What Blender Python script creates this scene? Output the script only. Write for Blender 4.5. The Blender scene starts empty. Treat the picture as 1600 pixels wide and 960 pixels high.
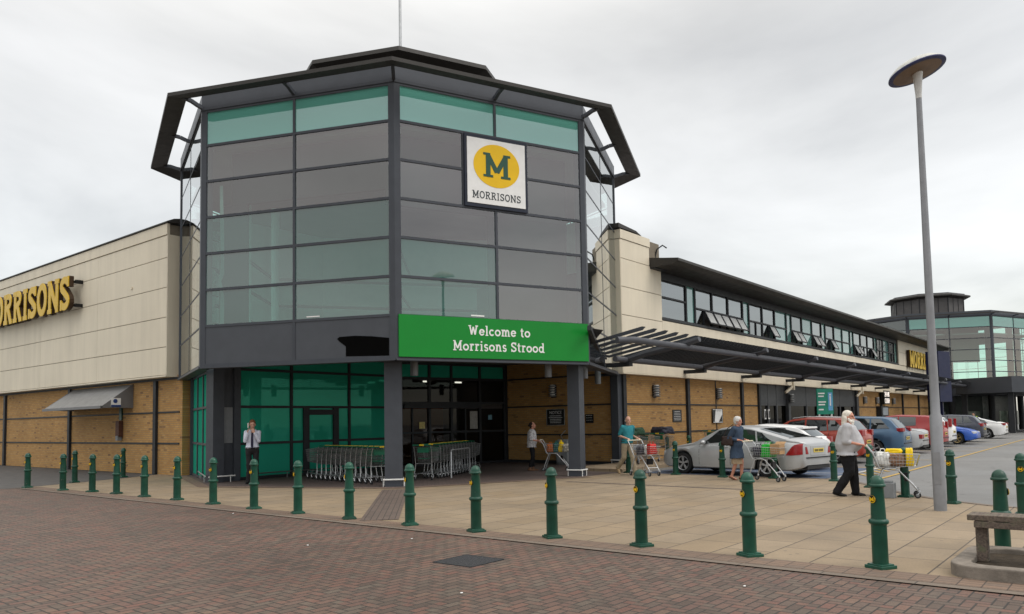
import bpy, bmesh, math, random
from mathutils import Vector, Matrix, noise
random.seed(7)
R = math.radians
scene = bpy.context.scene
COL = scene.collection

# ---------------------------------------------------------------- camera
cam = bpy.data.cameras.new("camera")
cam_o = bpy.data.objects.new("camera", cam)
COL.objects.link(cam_o)
RX = Vector((.62919, -.77705, -.01772)); UP = Vector((-.03910, -.05441, .99775)); FW = Vector((.77627, .62708, .06462))
M = Matrix((RX, UP, -FW)).transposed().to_4x4()
M.translation = Vector((0, 0, 1.65))
cam_o.matrix_world = M
cam.sensor_width = 36
cam.lens = 1210.3 / 1600 * 36
cam.shift_y = (580.9 - 480) / 1600
cam.clip_end = 4000
scene.camera = cam_o

# ---------------------------------------------------------------- sky and sun
scene.view_settings.view_transform = 'Standard'
scene.view_settings.look = 'None'
scene.view_settings.exposure = 0
scene.view_settings.gamma = 1
SUN_EL, SUN_AZ = R(50), R(-75)      # azimuth measured from +x towards +y
world = bpy.data.worlds.new("World")
scene.world = world
world.use_nodes = True
wt = world.node_tree
wt.nodes.clear()
def wn(t, **k):
    n = wt.nodes.new(t)
    for a, b in k.items(): setattr(n, a, b)
    return n
sky = wn('ShaderNodeTexSky', sky_type='NISHITA')
sky.sun_disc = False
sky.sun_elevation = SUN_EL
sky.sun_rotation = R(90) - SUN_AZ
b1 = wn('ShaderNodeBackground'); b1.inputs['Strength'].default_value = .05
wt.links.new(sky.outputs[0], b1.inputs[0])
tc = wn('ShaderNodeTexCoord')
sep = wn('ShaderNodeSeparateXYZ'); wt.links.new(tc.outputs['Generated'], sep.inputs[0])
# clouds: direction projected on a cloud deck
def wmath(op, a, b=None):
    n = wn('ShaderNodeMath', operation=op)
    for i, x in enumerate((a, b)):
        if x is None: continue
        if isinstance(x, (int, float)): n.inputs[i].default_value = x
        else: wt.links.new(x, n.inputs[i])
    return n.outputs[0]
zc = wmath('ADD', wmath('MAXIMUM', sep.outputs[2], 0.0), .16)
px = wmath('DIVIDE', sep.outputs[0], zc); py = wmath('DIVIDE', sep.outputs[1], zc)
cmb = wn('ShaderNodeCombineXYZ'); wt.links.new(px, cmb.inputs[0]); wt.links.new(py, cmb.inputs[1])
nz = wn('ShaderNodeTexNoise'); nz.inputs['Scale'].default_value = .62; nz.inputs['Detail'].default_value = 7; nz.inputs['Roughness'].default_value = .52
nz.inputs['Distortion'].default_value = .35
wt.links.new(cmb.outputs[0], nz.inputs['Vector'])
rp = wn('ShaderNodeValToRGB')
rp.color_ramp.elements[0].position = .36; rp.color_ramp.elements[0].color = (.54, .515, .46, 1)
rp.color_ramp.elements[1].position = .62; rp.color_ramp.elements[1].color = (.90, .87, .81, 1)
e = rp.color_ramp.elements.new(.48); e.color = (.74, .712, .65, 1)
wt.links.new(nz.outputs[0], rp.inputs[0])
# overcast sky: brighter towards the zenith
gr = wn('ShaderNodeMapRange'); gr.inputs['From Min'].default_value = .42; gr.inputs['From Max'].default_value = .85
gr.inputs['To Min'].default_value = 1.0; gr.inputs['To Max'].default_value = 2.5
wt.links.new(sep.outputs[2], gr.inputs['Value'])
b2 = wn('ShaderNodeBackground')
wt.links.new(rp.outputs[0], b2.inputs[0]); wt.links.new(gr.outputs[0], b2.inputs['Strength'])
ad = wn('ShaderNodeAddShader'); wt.links.new(b1.outputs[0], ad.inputs[0]); wt.links.new(b2.outputs[0], ad.inputs[1])
wo = wn('ShaderNodeOutputWorld'); wt.links.new(ad.outputs[0], wo.inputs[0])

sun = bpy.data.lights.new("sun", 'SUN'); sun.energy = .9; sun.angle = R(25); sun.color = (1, .96, .9)
sun_o = bpy.data.objects.new("sun", sun); COL.objects.link(sun_o)
sd = Vector((math.cos(SUN_EL) * math.cos(SUN_AZ), math.cos(SUN_EL) * math.sin(SUN_AZ), math.sin(SUN_EL)))
sun_o.rotation_euler = sd.to_track_quat('Z', 'Y').to_euler()

# ---------------------------------------------------------------- mesh helpers
class MB:
    def __init__(s): s.v = []; s.f = []
    def add(s, vs, fs):
        o = len(s.v); s.v += [tuple(v) for v in vs]; s.f += [tuple(i + o for i in f) for f in fs]; return s
    def hexa(s, p):      # p: 8 points, bottom 4 ccw then top 4
        return s.add(p, [(0, 3, 2, 1), (4, 5, 6, 7), (0, 1, 5, 4), (1, 2, 6, 5), (2, 3, 7, 6), (3, 0, 4, 7)])
    def box(s, x0, y0, z0, x1, y1, z1):
        x0, x1 = min(x0, x1), max(x0, x1); y0, y1 = min(y0, y1), max(y0, y1)
        return s.hexa([(x0, y0, z0), (x1, y0, z0), (x1, y1, z0), (x0, y1, z0), (x0, y0, z1), (x1, y0, z1), (x1, y1, z1), (x0, y1, z1)])
    def obox(s, a, b, w, h, up=(0, 0, 1)):     # bar from a to b, width w sideways, height h along up
        a, b, up = Vector(a), Vector(b), Vector(up); d = (b - a).normalized(); r = d.cross(up).normalized(); u = r.cross(d)
        r *= w / 2; u *= h / 2
        return s.hexa([a - r - u, a + r - u, b + r - u, b - r - u, a - r + u, a + r + u, b + r + u, b - r + u])
    def tube(s, pts, r, n=6, closed=False, caps=True):
        pts = [Vector(p) for p in pts]; m = len(pts); rr = r if isinstance(r, (list, tuple)) else [r] * m
        o = len(s.v); ref = None
        for i, p in enumerate(pts):
            if closed: d = pts[(i + 1) % m] - pts[i - 1]
            else: d = pts[min(i + 1, m - 1)] - pts[max(i - 1, 0)]
            d.normalize()
            if ref is None:
                ref = Vector((0, 0, 1)) if abs(d.z) < .9 else Vector((1, 0, 0))
            a = d.cross(ref)
            if a.length < 1e-4: a = d.orthogonal()
            a.normalize(); b = a.cross(d).normalized(); ref = b
            for k in range(n):
                t = 2 * math.pi * k / n
                s.v.append(tuple(p + (a * math.cos(t) + b * math.sin(t)) * rr[i]))
        segs = m if closed else m - 1
        for i in range(segs):
            for k in range(n):
                s.f.append((o + i * n + k, o + i * n + (k + 1) % n, o + ((i + 1) % m) * n + (k + 1) % n, o + ((i + 1) % m) * n + k))
        if caps and not closed:
            s.f.append(tuple(o + k for k in range(n))[::-1]); s.f.append(tuple(o + (m - 1) * n + k for k in range(n)))
        return s
    def cyl(s, a, b, r0, r1=None, n=16): return s.tube([a, b], [r0, r0 if r1 is None else r1], n)
    def lathe(s, prof, n=24, c=(0, 0, 0), axis='z', caps=True):     # prof: (r, h)
        o = len(s.v)
        for r, h in prof:
            for k in range(n):
                t = 2 * math.pi * k / n; x, y = r * math.cos(t), r * math.sin(t)
                s.v.append((c[0] + x, c[1] + y, c[2] + h) if axis == 'z' else (c[0] + x, c[1] + h, c[2] + y))
        for i in range(len(prof) - 1):
            for k in range(n): s.f.append((o + i * n + k, o + i * n + (k + 1) % n, o + (i + 1) * n + (k + 1) % n, o + (i + 1) * n + k))
        if caps: s.f.append(tuple(o + k for k in range(n))[::-1]); s.f.append(tuple(o + (len(prof) - 1) * n + k for k in range(n)))
        return s
    def prism(s, poly, z0, z1):       # polygon in xy
        n = len(poly); vs = [(x, y, z0) for x, y in poly] + [(x, y, z1) for x, y in poly]
        return s.add(vs, [tuple(range(n))[::-1], tuple(range(n, 2 * n))] + [(i, (i + 1) % n, n + (i + 1) % n, n + i) for i in range(n)])
    def extr(s, poly3, d):            # planar 3-D polygon extruded by vector d
        n = len(poly3); d = Vector(d); vs = [Vector(p) for p in poly3] + [Vector(p) + d for p in poly3]
        return s.add(vs, [tuple(range(n))[::-1], tuple(range(n, 2 * n))] + [(i, (i + 1) % n, n + (i + 1) % n, n + i) for i in range(n)])
    def ellip(s, c, r, n=12, m=8, rot=None):
        o = len(s.v); c = Vector(c); vs = []
        for i in range(1, m):
            ph = math.pi * i / m
            for k in range(n):
                t = 2 * math.pi * k / n
                p = Vector((r[0] * math.sin(ph) * math.cos(t), r[1] * math.sin(ph) * math.sin(t), r[2] * math.cos(ph)))
                if rot is not None: p = rot @ p
                vs.append(c + p)
        t_, b_ = Vector((0, 0, r[2])), Vector((0, 0, -r[2]))
        if rot is not None: t_, b_ = rot @ t_, rot @ b_
        vs += [c + t_, c + b_]; L = len(vs)
        fs = [((i) * n + k, (i + 1) * n + k, (i + 1) * n + (k + 1) % n, i * n + (k + 1) % n) for i in range(m - 2) for k in range(n)]
        fs += [(L - 2, k, (k + 1) % n) for k in range(n)] + [(L - 1, (m - 2) * n + (k + 1) % n, (m - 2) * n + k) for k in range(n)]
        return s.add(vs, fs)
    def xf(s, mat):
        s.v = [tuple(mat @ Vector(p)) for p in s.v]; return s
    def join(s, o): return s.add(o.v, o.f)
    def mesh(s, name, smooth=False, fix=True):
        me = bpy.data.meshes.new(name); me.from_pydata(s.v, [], s.f)
        if fix:
            bm = bmesh.new(); bm.from_mesh(me); bmesh.ops.recalc_face_normals(bm, faces=bm.faces); bm.to_mesh(me); bm.free()
        if smooth:
            me.polygons.foreach_set('use_smooth', [True] * len(me.polygons))
        me.update(); return me

def autosmooth(me, ang=35):
    bm = bmesh.new(); bm.from_mesh(me)
    for f in bm.faces: f.smooth = True
    for ed in bm.edges:
        if len(ed.link_faces) == 2 and ed.calc_face_angle(0) > R(ang): ed.smooth = False
    bm.to_mesh(me); bm.free()

def obj(name, mb, mat, parent=None, smooth=None, bevel=0, label=None, cat=None, group=None, kind=None, fix=True):
    me = mb.mesh(name, fix=fix) if isinstance(mb, MB) else mb
    if smooth: autosmooth(me, smooth)
    if mat is not None and not me.materials: me.materials.append(mat)
    o = bpy.data.objects.new(name, me); COL.objects.link(o)
    if parent is not None: o.parent = parent
    if bevel:
        b = o.modifiers.new('bevel', 'BEVEL'); b.width = bevel; b.segments = 2; b.limit_method = 'ANGLE'; b.angle_limit = R(40)
    return tag(o, label, cat, group, kind)
def tag(o, label=None, cat=None, group=None, kind=None):
    if label: o['label'] = label
    if cat: o['category'] = cat
    if group: o['group'] = group
    if kind: o['kind'] = kind
    return o
def empty(name, loc=(0, 0, 0), rz=0, label=None, cat=None, group=None):
    o = bpy.data.objects.new(name, None); COL.objects.link(o); o.empty_display_size = .2
    o.location = loc; o.rotation_euler = (0, 0, rz)
    return tag(o, label, cat, group)
def copy_tree(o, parent=None, loc=None, rz=None, label=None, group=None):
    kids = [c for c in bpy.data.objects if c.parent is o]
    c = o.copy(); COL.objects.link(c); c.parent = parent
    if loc is not None: c.location = loc
    if rz is not None: c.rotation_euler = (0, 0, rz)
    if label: c['label'] = label
    if group: c['group'] = group
    for k in kids: copy_tree(k, c)
    return c

# ---------------------------------------------------------------- materials
class NT:
    def __init__(s, name):
        s.m = bpy.data.materials.new(name); s.m.use_nodes = True; s.t = s.m.node_tree; s.t.nodes.clear()
        s.out = s.n('ShaderNodeOutputMaterial')
    def n(s, t, **k):
        n = s.t.nodes.new(t)
        for a, b in k.items(): setattr(n, a, b)
        return n
    def set(s, sock, x):
        if x is None: return
        if isinstance(x, bpy.types.NodeSocket): s.t.links.new(x, sock)
        elif isinstance(x, (tuple, list)): sock.default_value = tuple(x) + (1,) * (len(sock.default_value) - len(x))
        else: sock.default_value = x
    def math(s, op, a, b=None, c=None):
        n = s.n('ShaderNodeMath', operation=op)
        for i, x in enumerate((a, b, c)): s.set(n.inputs[i], x)
        return n.outputs[0]
    def mix(s, f, a, b, mode='MIX'):
        n = s.n('ShaderNodeMix', data_type='RGBA', blend_type=mode)
        s.set(n.inputs[0], f); s.set(n.inputs[6], a); s.set(n.inputs[7], b); return n.outputs[2]
    def pos(s, obj_space=False, scale=(1, 1, 1), rot=(0, 0, 0), loc=(0, 0, 0)):
        if obj_space: v = s.n('ShaderNodeTexCoord').outputs['Object']
        else: v = s.n('ShaderNodeNewGeometry').outputs['Position']
        mp = s.n('ShaderNodeMapping'); s.t.links.new(v, mp.inputs[0]); mp.inputs['Scale'].default_value = scale
        mp.inputs['Rotation'].default_value = rot; mp.inputs['Location'].default_value = loc
        return mp.outputs[0]
    def noise(s, vec, scale, detail=4, rough=.55):
        n = s.n('ShaderNodeTexNoise'); s.set(n.inputs['Vector'], vec); n.inputs['Scale'].default_value = scale
        n.inputs['Detail'].default_value = detail; n.inputs['Roughness'].default_value = rough; return n.outputs[0]
    def rng(s, v, a, b, c, d):
        n = s.n('ShaderNodeMapRange'); s.set(n.inputs[0], v)
        for i, x in enumerate((a, b, c, d)): n.inputs[i + 1].default_value = x
        return n.outputs[0]
    def bsdf(s, col, rough=.6, metal=0, bump=None, bstr=.2, spec=None, coat=0, bdist=.01, emit=None, estr=1):
        p = s.n('ShaderNodeBsdfPrincipled'); s.set(p.inputs['Base Color'], col); s.set(p.inputs['Roughness'], rough)
        p.inputs['Metallic'].default_value = metal
        if spec is not None: p.inputs['Specular IOR Level'].default_value = spec
        if coat: p.inputs['Coat Weight'].default_value = coat; p.inputs['Coat Roughness'].default_value = .03
        if emit: s.set(p.inputs['Emission Color'], emit); p.inputs['Emission Strength'].default_value = estr
        if bump is not None:
            b = s.n('ShaderNodeBump'); b.inputs['Strength'].default_value = bstr; b.inputs['Distance'].default_value = bdist
            s.set(b.inputs['Height'], bump); s.t.links.new(b.outputs[0], p.inputs['Normal'])
        s.t.links.new(p.outputs[0], s.out.inputs[0]); return s.m
MC = {}
def plain(name, col, rough=.6, metal=0, var=.12, scale=6, spec=None, coat=0, bstr=.05, emit=None, estr=1):
    if name in MC: return MC[name]
    if spec is None: spec = .5 if metal > .3 or rough < .25 else .22
    t = NT(name); v = t.pos(True)
    f = t.noise(v, scale, 6, .6)
    k = t.rng(f, .3, .7, 1 - var, 1 + var)
    hsv = t.n('ShaderNodeHueSaturation'); t.set(hsv.inputs['Color'], col); t.set(hsv.inputs['Value'], k)
    r = t.rng(t.noise(v, scale * 2.3, 3), .3, .7, max(0, rough - .06), min(1, rough + .06))
    MC[name] = t.bsdf(hsv.outputs[0], r, metal, bump=t.noise(v, scale * 8, 3) if bstr else None, bstr=bstr, spec=spec, coat=coat, emit=emit, estr=estr)
    return MC[name]

def m_herring():
    t = NT('brick_paving'); g = .105
    v = t.pos(scale=(1 / g, 1 / g, 1), rot=(0, 0, R(1.2)))
    sp = t.n('ShaderNodeSeparateXYZ'); t.t.links.new(v, sp.inputs[0])
    X, Y = sp.outputs[0], sp.outputs[1]
    i = t.math('FLOOR', X); j = t.math('FLOOR', Y); fx = t.math('SUBTRACT', X, i); fy = t.math('SUBTRACT', Y, j)
    d = t.math('FLOORED_MODULO', t.math('SUBTRACT', i, j), 4.0)
    is_ = [t.math('COMPARE', d, float(k), .1) for k in range(4)]
    # distance to the four edges, pushed away where the edge is inside a brick
    dl = t.math('ADD', fx, is_[1]); dr = t.math('ADD', t.math('SUBTRACT', 1.0, fx), is_[0])
    db = t.math('ADD', fy, is_[2]); dt = t.math('ADD', t.math('SUBTRACT', 1.0, fy), is_[3])
    e = t.math('MINIMUM', t.math('MINIMUM', dl, dr), t.math('MINIMUM', db, dt))
    idx = t.math('SUBTRACT', i, is_[1]); idy = t.math('SUBTRACT', j, is_[2])
    c = t.n('ShaderNodeCombineXYZ'); t.set(c.inputs[0], idx); t.set(c.inputs[1], idy); t.set(c.inputs[2], is_[2])
    wn_ = t.n('ShaderNodeTexWhiteNoise'); t.t.links.new(c.outputs[0], wn_.inputs[0])
    r = t.n('ShaderNodeValToRGB'); t.t.links.new(wn_.outputs[0], r.inputs[0]); cr = r.color_ramp
    cr.elements[0].color = (.078, .050, .037, 1); cr.elements[1].color = (.142, .089, .063, 1)
    for p_, cc in ((.2, (.098, .07, .053, 1)), (.45, (.128, .07, .053, 1)), (.62, (.112, .085, .064, 1)), (.8, (.14, .067, .049, 1))): x = cr.elements.new(p_); x.color = cc
    p = t.pos()
    grime = t.rng(t.noise(p, .45, 6, .62), .3, .7, .72, 1.16)
    speck = t.rng(t.noise(p, 60, 3, .7), .3, .75, .8, 1.22)
    col = t.mix(1.0, r.outputs[0], t.n('ShaderNodeRGB').outputs[0], 'MIX') if False else r.outputs[0]
    h = t.n('ShaderNodeHueSaturation'); t.set(h.inputs['Color'], col); t.set(h.inputs['Value'], t.math('MULTIPLY', grime, speck))
    jn = t.rng(e, .04, .11, 0, 1)
    col = t.mix(jn, (.022, .018, .015), h.outputs[0])
    oil = t.rng(t.noise(p, 1.1, 7, .68), .56, .72, 0, .5); col = t.mix(oil, col, (.045, .038, .033))
    white = t.math('GREATER_THAN', t.noise(p, 26, 2, .5), .845)
    col = t.mix(white, col, (.5, .48, .45))
    return t.bsdf(col, t.rng(grime, .7, 1.2, .62, .8), bump=t.math('ADD', jn, t.math('MULTIPLY', t.noise(p, 45, 4), .35)), bstr=.6, bdist=.006)

def m_brick(name, cols, mortar, bw, bh, rot=(0, 0, 0), offs=.5, ms=.012, grime_s=.4, bstr=.4, grime=(.8, 1.12), rough=.8, speck=.12, squash=False, dirt=None):
    t = NT(name); v = t.pos(rot=rot)
    b = t.n('ShaderNodeTexBrick'); t.t.links.new(v, b.inputs[0]); b.offset = offs; b.inputs['Scale'].default_value = 1
    b.inputs['Brick Width'].default_value = bw; b.inputs['Row Height'].default_value = bh; b.inputs['Mortar Size'].default_value = ms
    b.inputs['Mortar Smooth'].default_value = .2; b.inputs['Bias'].default_value = 0
    b.inputs['Color1'].default_value = (0, 0, 0, 1); b.inputs['Color2'].default_value = (1, 1, 1, 1); b.inputs['Mortar'].default_value = (.5, .5, .5, 1)
    r = t.n('ShaderNodeValToRGB'); t.t.links.new(b.outputs[0], r.inputs[0]); cr = r.color_ramp
    n = len(cols); cr.elements[0].color = (*cols[0], 1); cr.elements[1].color = (*cols[-1], 1)
    for q in range(1, n - 1): x = cr.elements.new(q / (n - 1)); x.color = (*cols[q], 1)
    p = t.pos()
    k = t.math('MULTIPLY', t.rng(t.noise(p, grime_s, 6, .62), .3, .7, *grime), t.rng(t.noise(p, 30, 3, .7), .3, .7, 1 - speck, 1 + speck))
    h = t.n('ShaderNodeHueSaturation'); t.set(h.inputs['Color'], r.outputs[0]); t.set(h.inputs['Value'], k)
    col = t.mix(b.outputs['Fac'], h.outputs[0], mortar)
    if dirt:
        vg = t.n('ShaderNodeTexVoronoi'); vg.inputs['Scale'].default_value = 2.2; t.t.links.new(p, vg.inputs['Vector']); gum = t.math('MULTIPLY', t.math('LESS_THAN', vg.outputs['Distance'], .055), .55); col = t.mix(gum, col, (.08, .07, .06))
        cw = t.rng(t.noise(p, 5, 6, .7), .60, .70, 0, .35); col = t.mix(cw, col, (.13, .10, .075))
    if dirt:
        ds = t.rng(t.noise(p, dirt[0], 5, .6), .52, .68, 0, dirt[1]); col = t.mix(ds, col, dirt[2])
    hh = t.math('SUBTRACT', t.math('MULTIPLY', t.noise(p, 40, 4), .3), b.outputs['Fac'])
    return t.bsdf(col, rough, bump=hh, bstr=bstr, bdist=.006)

M_HERR = m_herring()
M_SLAB = m_brick('buff_slabs', [(.235, .178, .115), (.258, .197, .130), (.246, .182, .113), (.268, .206, .138), (.228, .174, .116)], (.07, .055, .042), .9, .6, ms=.010, grime_s=.7, bstr=.25, grime=(.8, 1.1), speck=.1, dirt=(1.3, .3, (.15, .12, .09)))
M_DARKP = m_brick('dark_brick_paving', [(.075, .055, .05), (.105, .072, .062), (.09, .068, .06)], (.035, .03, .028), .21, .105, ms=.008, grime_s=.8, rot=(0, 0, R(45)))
M_BAND = m_brick('band_brick_paving', [(.16, .108, .078), (.185, .122, .085), (.145, .105, .08)], (.06, .045, .036), .105, .21, offs=0, ms=.007)
M_STRIP = m_brick('strip_brick_paving', [(.10, .074, .062), (.125, .09, .073), (.112, .084, .07)], (.045, .035, .03), .21, .105, rot=(0, 0, R(-45)), ms=.008)
M_KERB = m_brick('kerb_stone', [(.165, .13, .102), (.15, .118, .092), (.18, .142, .112)], (.06, .048, .04), .3, .9, offs=0, ms=.008, grime=(.7, 1.1))
YB = [(.44, .245, .078), (.37, .19, .055), (.47, .275, .10), (.40, .21, .062), (.28, .14, .045), (.45, .26, .085)]
M_WBL = m_brick('yellow_brick_left', YB, (.20, .14, .085), .225, .075, rot=(R(90), 0, R(0)), ms=.01, grime_s=.6, grime=(.82, 1.1), bstr=.5)
def m_wallbrick(name, axis):
    # brick rows run along the wall: vector = (along, z)
    t = NT(name); g = t.n('ShaderNodeNewGeometry'); sp = t.n('ShaderNodeSeparateXYZ'); t.t.links.new(g.outputs['Position'], sp.inputs[0])
    c = t.n('ShaderNodeCombineXYZ'); t.set(c.inputs[0], sp.outputs[1 if axis == 'y' else 0]); t.set(c.inputs[1], sp.outputs[2])
    b = t.n('ShaderNodeTexBrick'); t.t.links.new(c.outputs[0], b.inputs[0]); b.inputs['Scale'].default_value = 1
    b.inputs['Brick Width'].default_value = .225; b.inputs['Row Height'].default_value = .075; b.inputs['Mortar Size'].default_value = .009
    b.inputs['Mortar Smooth'].default_value = .2; b.inputs['Bias'].default_value = 0
    b.inputs['Color1'].default_value = (0, 0, 0, 1); b.inputs['Color2'].default_value = (1, 1, 1, 1)
    r = t.n('ShaderNodeValToRGB'); t.t.links.new(b.outputs[0], r.inputs[0]); cr = r.color_ramp
    cr.elements[0].color = (.20, .105, .045, 1); cr.elements[1].color = (*YB[2], 1)
    for q, k in ((.07, YB[0]), (.3, YB[1]), (.5, YB[5]), (.7, YB[3]), (.88, YB[0])): x = cr.elements.new(q); x.color = (*k, 1)
    p = t.pos()
    k = t.math('MULTIPLY', t.rng(t.noise(p, .6, 6, .62), .3, .7, .82, 1.1), t.rng(t.noise(p, 30, 3, .7), .3, .7, .88, 1.1))
    h = t.n('ShaderNodeHueSaturation'); t.set(h.inputs['Color'], r.outputs[0]); t.set(h.inputs['Value'], k)
    col = t.mix(b.outputs['Fac'], h.outputs[0], (.27, .185, .10))
    hh = t.math('SUBTRACT', t.math('MULTIPLY', t.noise(p, 40, 4), .3), b.outputs['Fac'])
    return t.bsdf(col, .85, bump=hh, bstr=.5, bdist=.006)
M_WBY = m_wallbrick('yellow_brick_wall', 'y'); M_WBX = m_wallbrick('yellow_brick_wall_front', 'x')

def m_asphalt():
    t = NT('asphalt'); p = t.pos()
    k = t.math('MULTIPLY', t.rng(t.noise(p, .16, 7, .6), .3, .7, .78, 1.2), t.rng(t.noise(p, 70, 3, .7), .25, .75, .75, 1.25))
    h = t.n('ShaderNodeHueSaturation'); t.set(h.inputs['Color'], (.150, .148, .145)); t.set(h.inputs['Value'], k)
    vo = t.n('ShaderNodeTexVoronoi', feature='DISTANCE_TO_EDGE'); vo.inputs['Scale'].default_value = .22
    wv = t.n('ShaderNodeVectorMath', operation='ADD'); t.t.links.new(p, wv.inputs[0])
    nn = t.n('ShaderNodeTexNoise'); nn.inputs['Scale'].default_value = 1.2; t.t.links.new(p, nn.inputs[0]); t.t.links.new(nn.outputs['Color'], wv.inputs[1]); t.t.links.new(wv.outputs[0], vo.inputs[0])
    crack = t.rng(vo.outputs[0], .0, .006, .5, 0)
    col = t.mix(crack, h.outputs[0], (.04, .04, .04))
    return t.bsdf(col, t.rng(t.noise(p, .3, 5), .35, .65, .42, .75), bump=t.noise(p, 90, 3), bstr=.35, bdist=.006)
M_ASPH = m_asphalt()

def m_cream():
    t = NT('cream_cladding'); p = t.pos(); ps = t.pos(scale=(1.4, 1.4, .12))
    k = t.math('MULTIPLY', t.rng(t.noise(p, .35, 5), .3, .7, .93, 1.05), t.rng(t.noise(ps, 1.6, 7, .65), .35, .75, 1.03, .88))
    h = t.n('ShaderNodeHueSaturation'); t.set(h.inputs['Color'], (.70, .625, .49)); t.set(h.inputs['Value'], k)
    return t.bsdf(h.outputs[0], .55, bump=t.noise(p, 60, 2), bstr=.05)
M_CREAM = m_cream()
def m_glass(name, tint, refl, rcol=(.86, .9, .92), rough=.012, ior=1.5, body=None, bodyf=0.0, gz=.75, gp=4.0):
    t = NT(name); p = t.pos()
    tr = t.n('ShaderNodeBsdfTransparent'); t.set(tr.inputs[0], tint)
    gl = t.n('ShaderNodeBsdfGlossy'); t.set(gl.inputs[0], rcol); gl.inputs['Roughness'].default_value = rough
    bp = t.n('ShaderNodeBump'); bp.inputs['Strength'].default_value = .02; bp.inputs['Distance'].default_value = .05; t.set(bp.inputs['Height'], t.noise(p, .5, 2)); t.t.links.new(bp.outputs[0], gl.inputs['Normal'])
    fr = t.n('ShaderNodeFresnel'); fr.inputs[0].default_value = ior
    # same reflectance whichever side is seen
    ab = t.n('ShaderNodeLayerWeight'); ab.inputs[0].default_value = .5
    f5 = t.math('POWER', ab.outputs['Facing'], gp)
    oi = t.n('ShaderNodeObjectInfo'); fac = t.math('ADD', t.math('MULTIPLY', refl, t.rng(oi.outputs['Random'], 0, 1, .86, 1.14)), t.math('MULTIPLY', f5, gz - refl))
    base = tr.outputs[0]
    if body:
        df = t.n('ShaderNodeBsdfDiffuse'); t.set(df.inputs[0], body); mb_ = t.n('ShaderNodeMixShader'); mb_.inputs[0].default_value = bodyf
        t.t.links.new(base, mb_.inputs[1]); t.t.links.new(df.outputs[0], mb_.inputs[2]); base = mb_.outputs[0]
    mx = t.n('ShaderNodeMixShader'); t.set(mx.inputs[0], fac); t.t.links.new(base, mx.inputs[1]); t.t.links.new(gl.outputs[0], mx.inputs[2])
    t.t.links.new(mx.outputs[0], t.out.inputs[0]); return t.m
M_GLT = m_glass('tinted_glass', (.60, .92, .84), .185, rcol=(.92, .855, .84))
M_GLTL = m_glass('painted_glow_glass', (.50, .88, .80), .13, rcol=(.93, .86, .85), body=(.11, .26, .235), bodyf=.34)  # diffuse teal in the colour imitates interior light showing through the lower rows
M_GLS = m_glass('side_glass', (.80, .94, .92), .14, rcol=(.95, .97, .97), gz=.97, gp=2.2)
M_GLTOP = m_glass('teal_spandrel_glass', (.1, .3, .26), .16, body=(.115, .36, .30), bodyf=.97)
M_GLG = m_glass('green_shop_glass', (.03, .25, .16), .05, rcol=(.12, .5, .38), body=(.028, .35, .235), bodyf=.95, gz=.4)
M_GLB = m_glass('window_glass', (.35, .38, .38), .3)
M_GLTEAL = m_glass('teal_window_glass', (.35, .6, .55), .22, body=(.2, .45, .40), bodyf=.55)
M_GLCAR = m_glass('car_glass', (.16, .19, .19), .10)
M_GLDARK = m_glass('dark_shop_glass', (.22, .23, .22), .03, rcol=(.5, .5, .5), gz=.4)
M_FRAME = plain('grey_frame_metal', (.056, .062, .074), .45, .0, .08, 3, bstr=.02)
M_FRAMED = plain('dark_grey_metal', (.027, .029, .033), .5, .0, .08, 3, bstr=.02)
M_PANEL = plain('grey_panel', (.068, .074, .086), .42, .0, .07, 2, bstr=.02)
M_SOFF = plain('roof_dark_panel', (.044, .041, .038), .5, 0, .1, 2, bstr=.02)
M_STEEL = plain('canopy_steel', (.085, .088, .10), .42, .1, .08, 3, bstr=.02)
M_WHITE = plain('white_paint', (.74, .74, .73), .45, 0, .05, 4)
M_DOORW = plain('white_enamel', (.7, .7, .68), .35, 0, .05, 4)
M_YEL = plain('yellow_letter_face', (.66, .42, .022), .35, 0, .06, 3, bstr=.02)
M_YELW = plain('logo_yellow', (.74, .46, .012), .35, 0, .04, 3, bstr=.0)
M_LETG = plain('logo_dark_green', (.03, .085, .06), .35, 0, .04, 3, bstr=.0)
M_BLACK = plain('black_panel', (.014, .014, .015), .4, 0, .1, 4, bstr=.0)
M_BGRN = plain('banner_green', (.006, .205, .026), .42, 0, .05, 1.5, bstr=.02)
def _boll():
    t = NT('bollard_green'); v = t.pos(True); oi = t.n('ShaderNodeObjectInfo'); h = t.n('ShaderNodeHueSaturation'); t.set(h.inputs['Color'], (.005, .056, .034))
    t.set(h.inputs['Value'], t.math('MULTIPLY', t.rng(t.noise(v, 5, 5), .3, .7, .8, 1.25), t.rng(oi.outputs['Random'], 0, 1, .82, 1.2)))
    ra = t.n('ShaderNodeVectorMath', operation='ADD'); t.t.links.new(v, ra.inputs[0]); t.t.links.new(oi.outputs['Random'], ra.inputs[1]); c2 = t.n('ShaderNodeVectorMath', operation='SCALE'); c2.inputs['Scale'].default_value = 1.0; t.t.links.new(ra.outputs[0], c2.inputs[0])
    chip = t.math('GREATER_THAN', t.noise(c2.outputs[0], 13, 4, .6), .72); col = t.mix(t.math('MULTIPLY', chip, .8), h.outputs[0], (.16, .15, .13))
    grime = t.rng(t.noise(c2.outputs[0], 3, 6, .7), .5, .7, 0, .4); col = t.mix(grime, col, (.03, .04, .03))
    return t.bsdf(col, t.rng(t.noise(v, 9, 4), .3, .7, .28, .5), spec=.4)
M_BOLL = _boll()
M_GALV = plain('galvanised_steel', (.42, .43, .44), .42, .55, .12, 8)
M_CHROME = plain('zinc_wire', (.40, .41, .42), .3, .75, .1, 8, bstr=0)
M_WIRED = plain('dull_wire', (.16, .165, .165), .4, .6, .12, 8, bstr=0)
M_RUB = plain('rubber', (.022, .022, .023), .7, 0, .15, 10)
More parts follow.
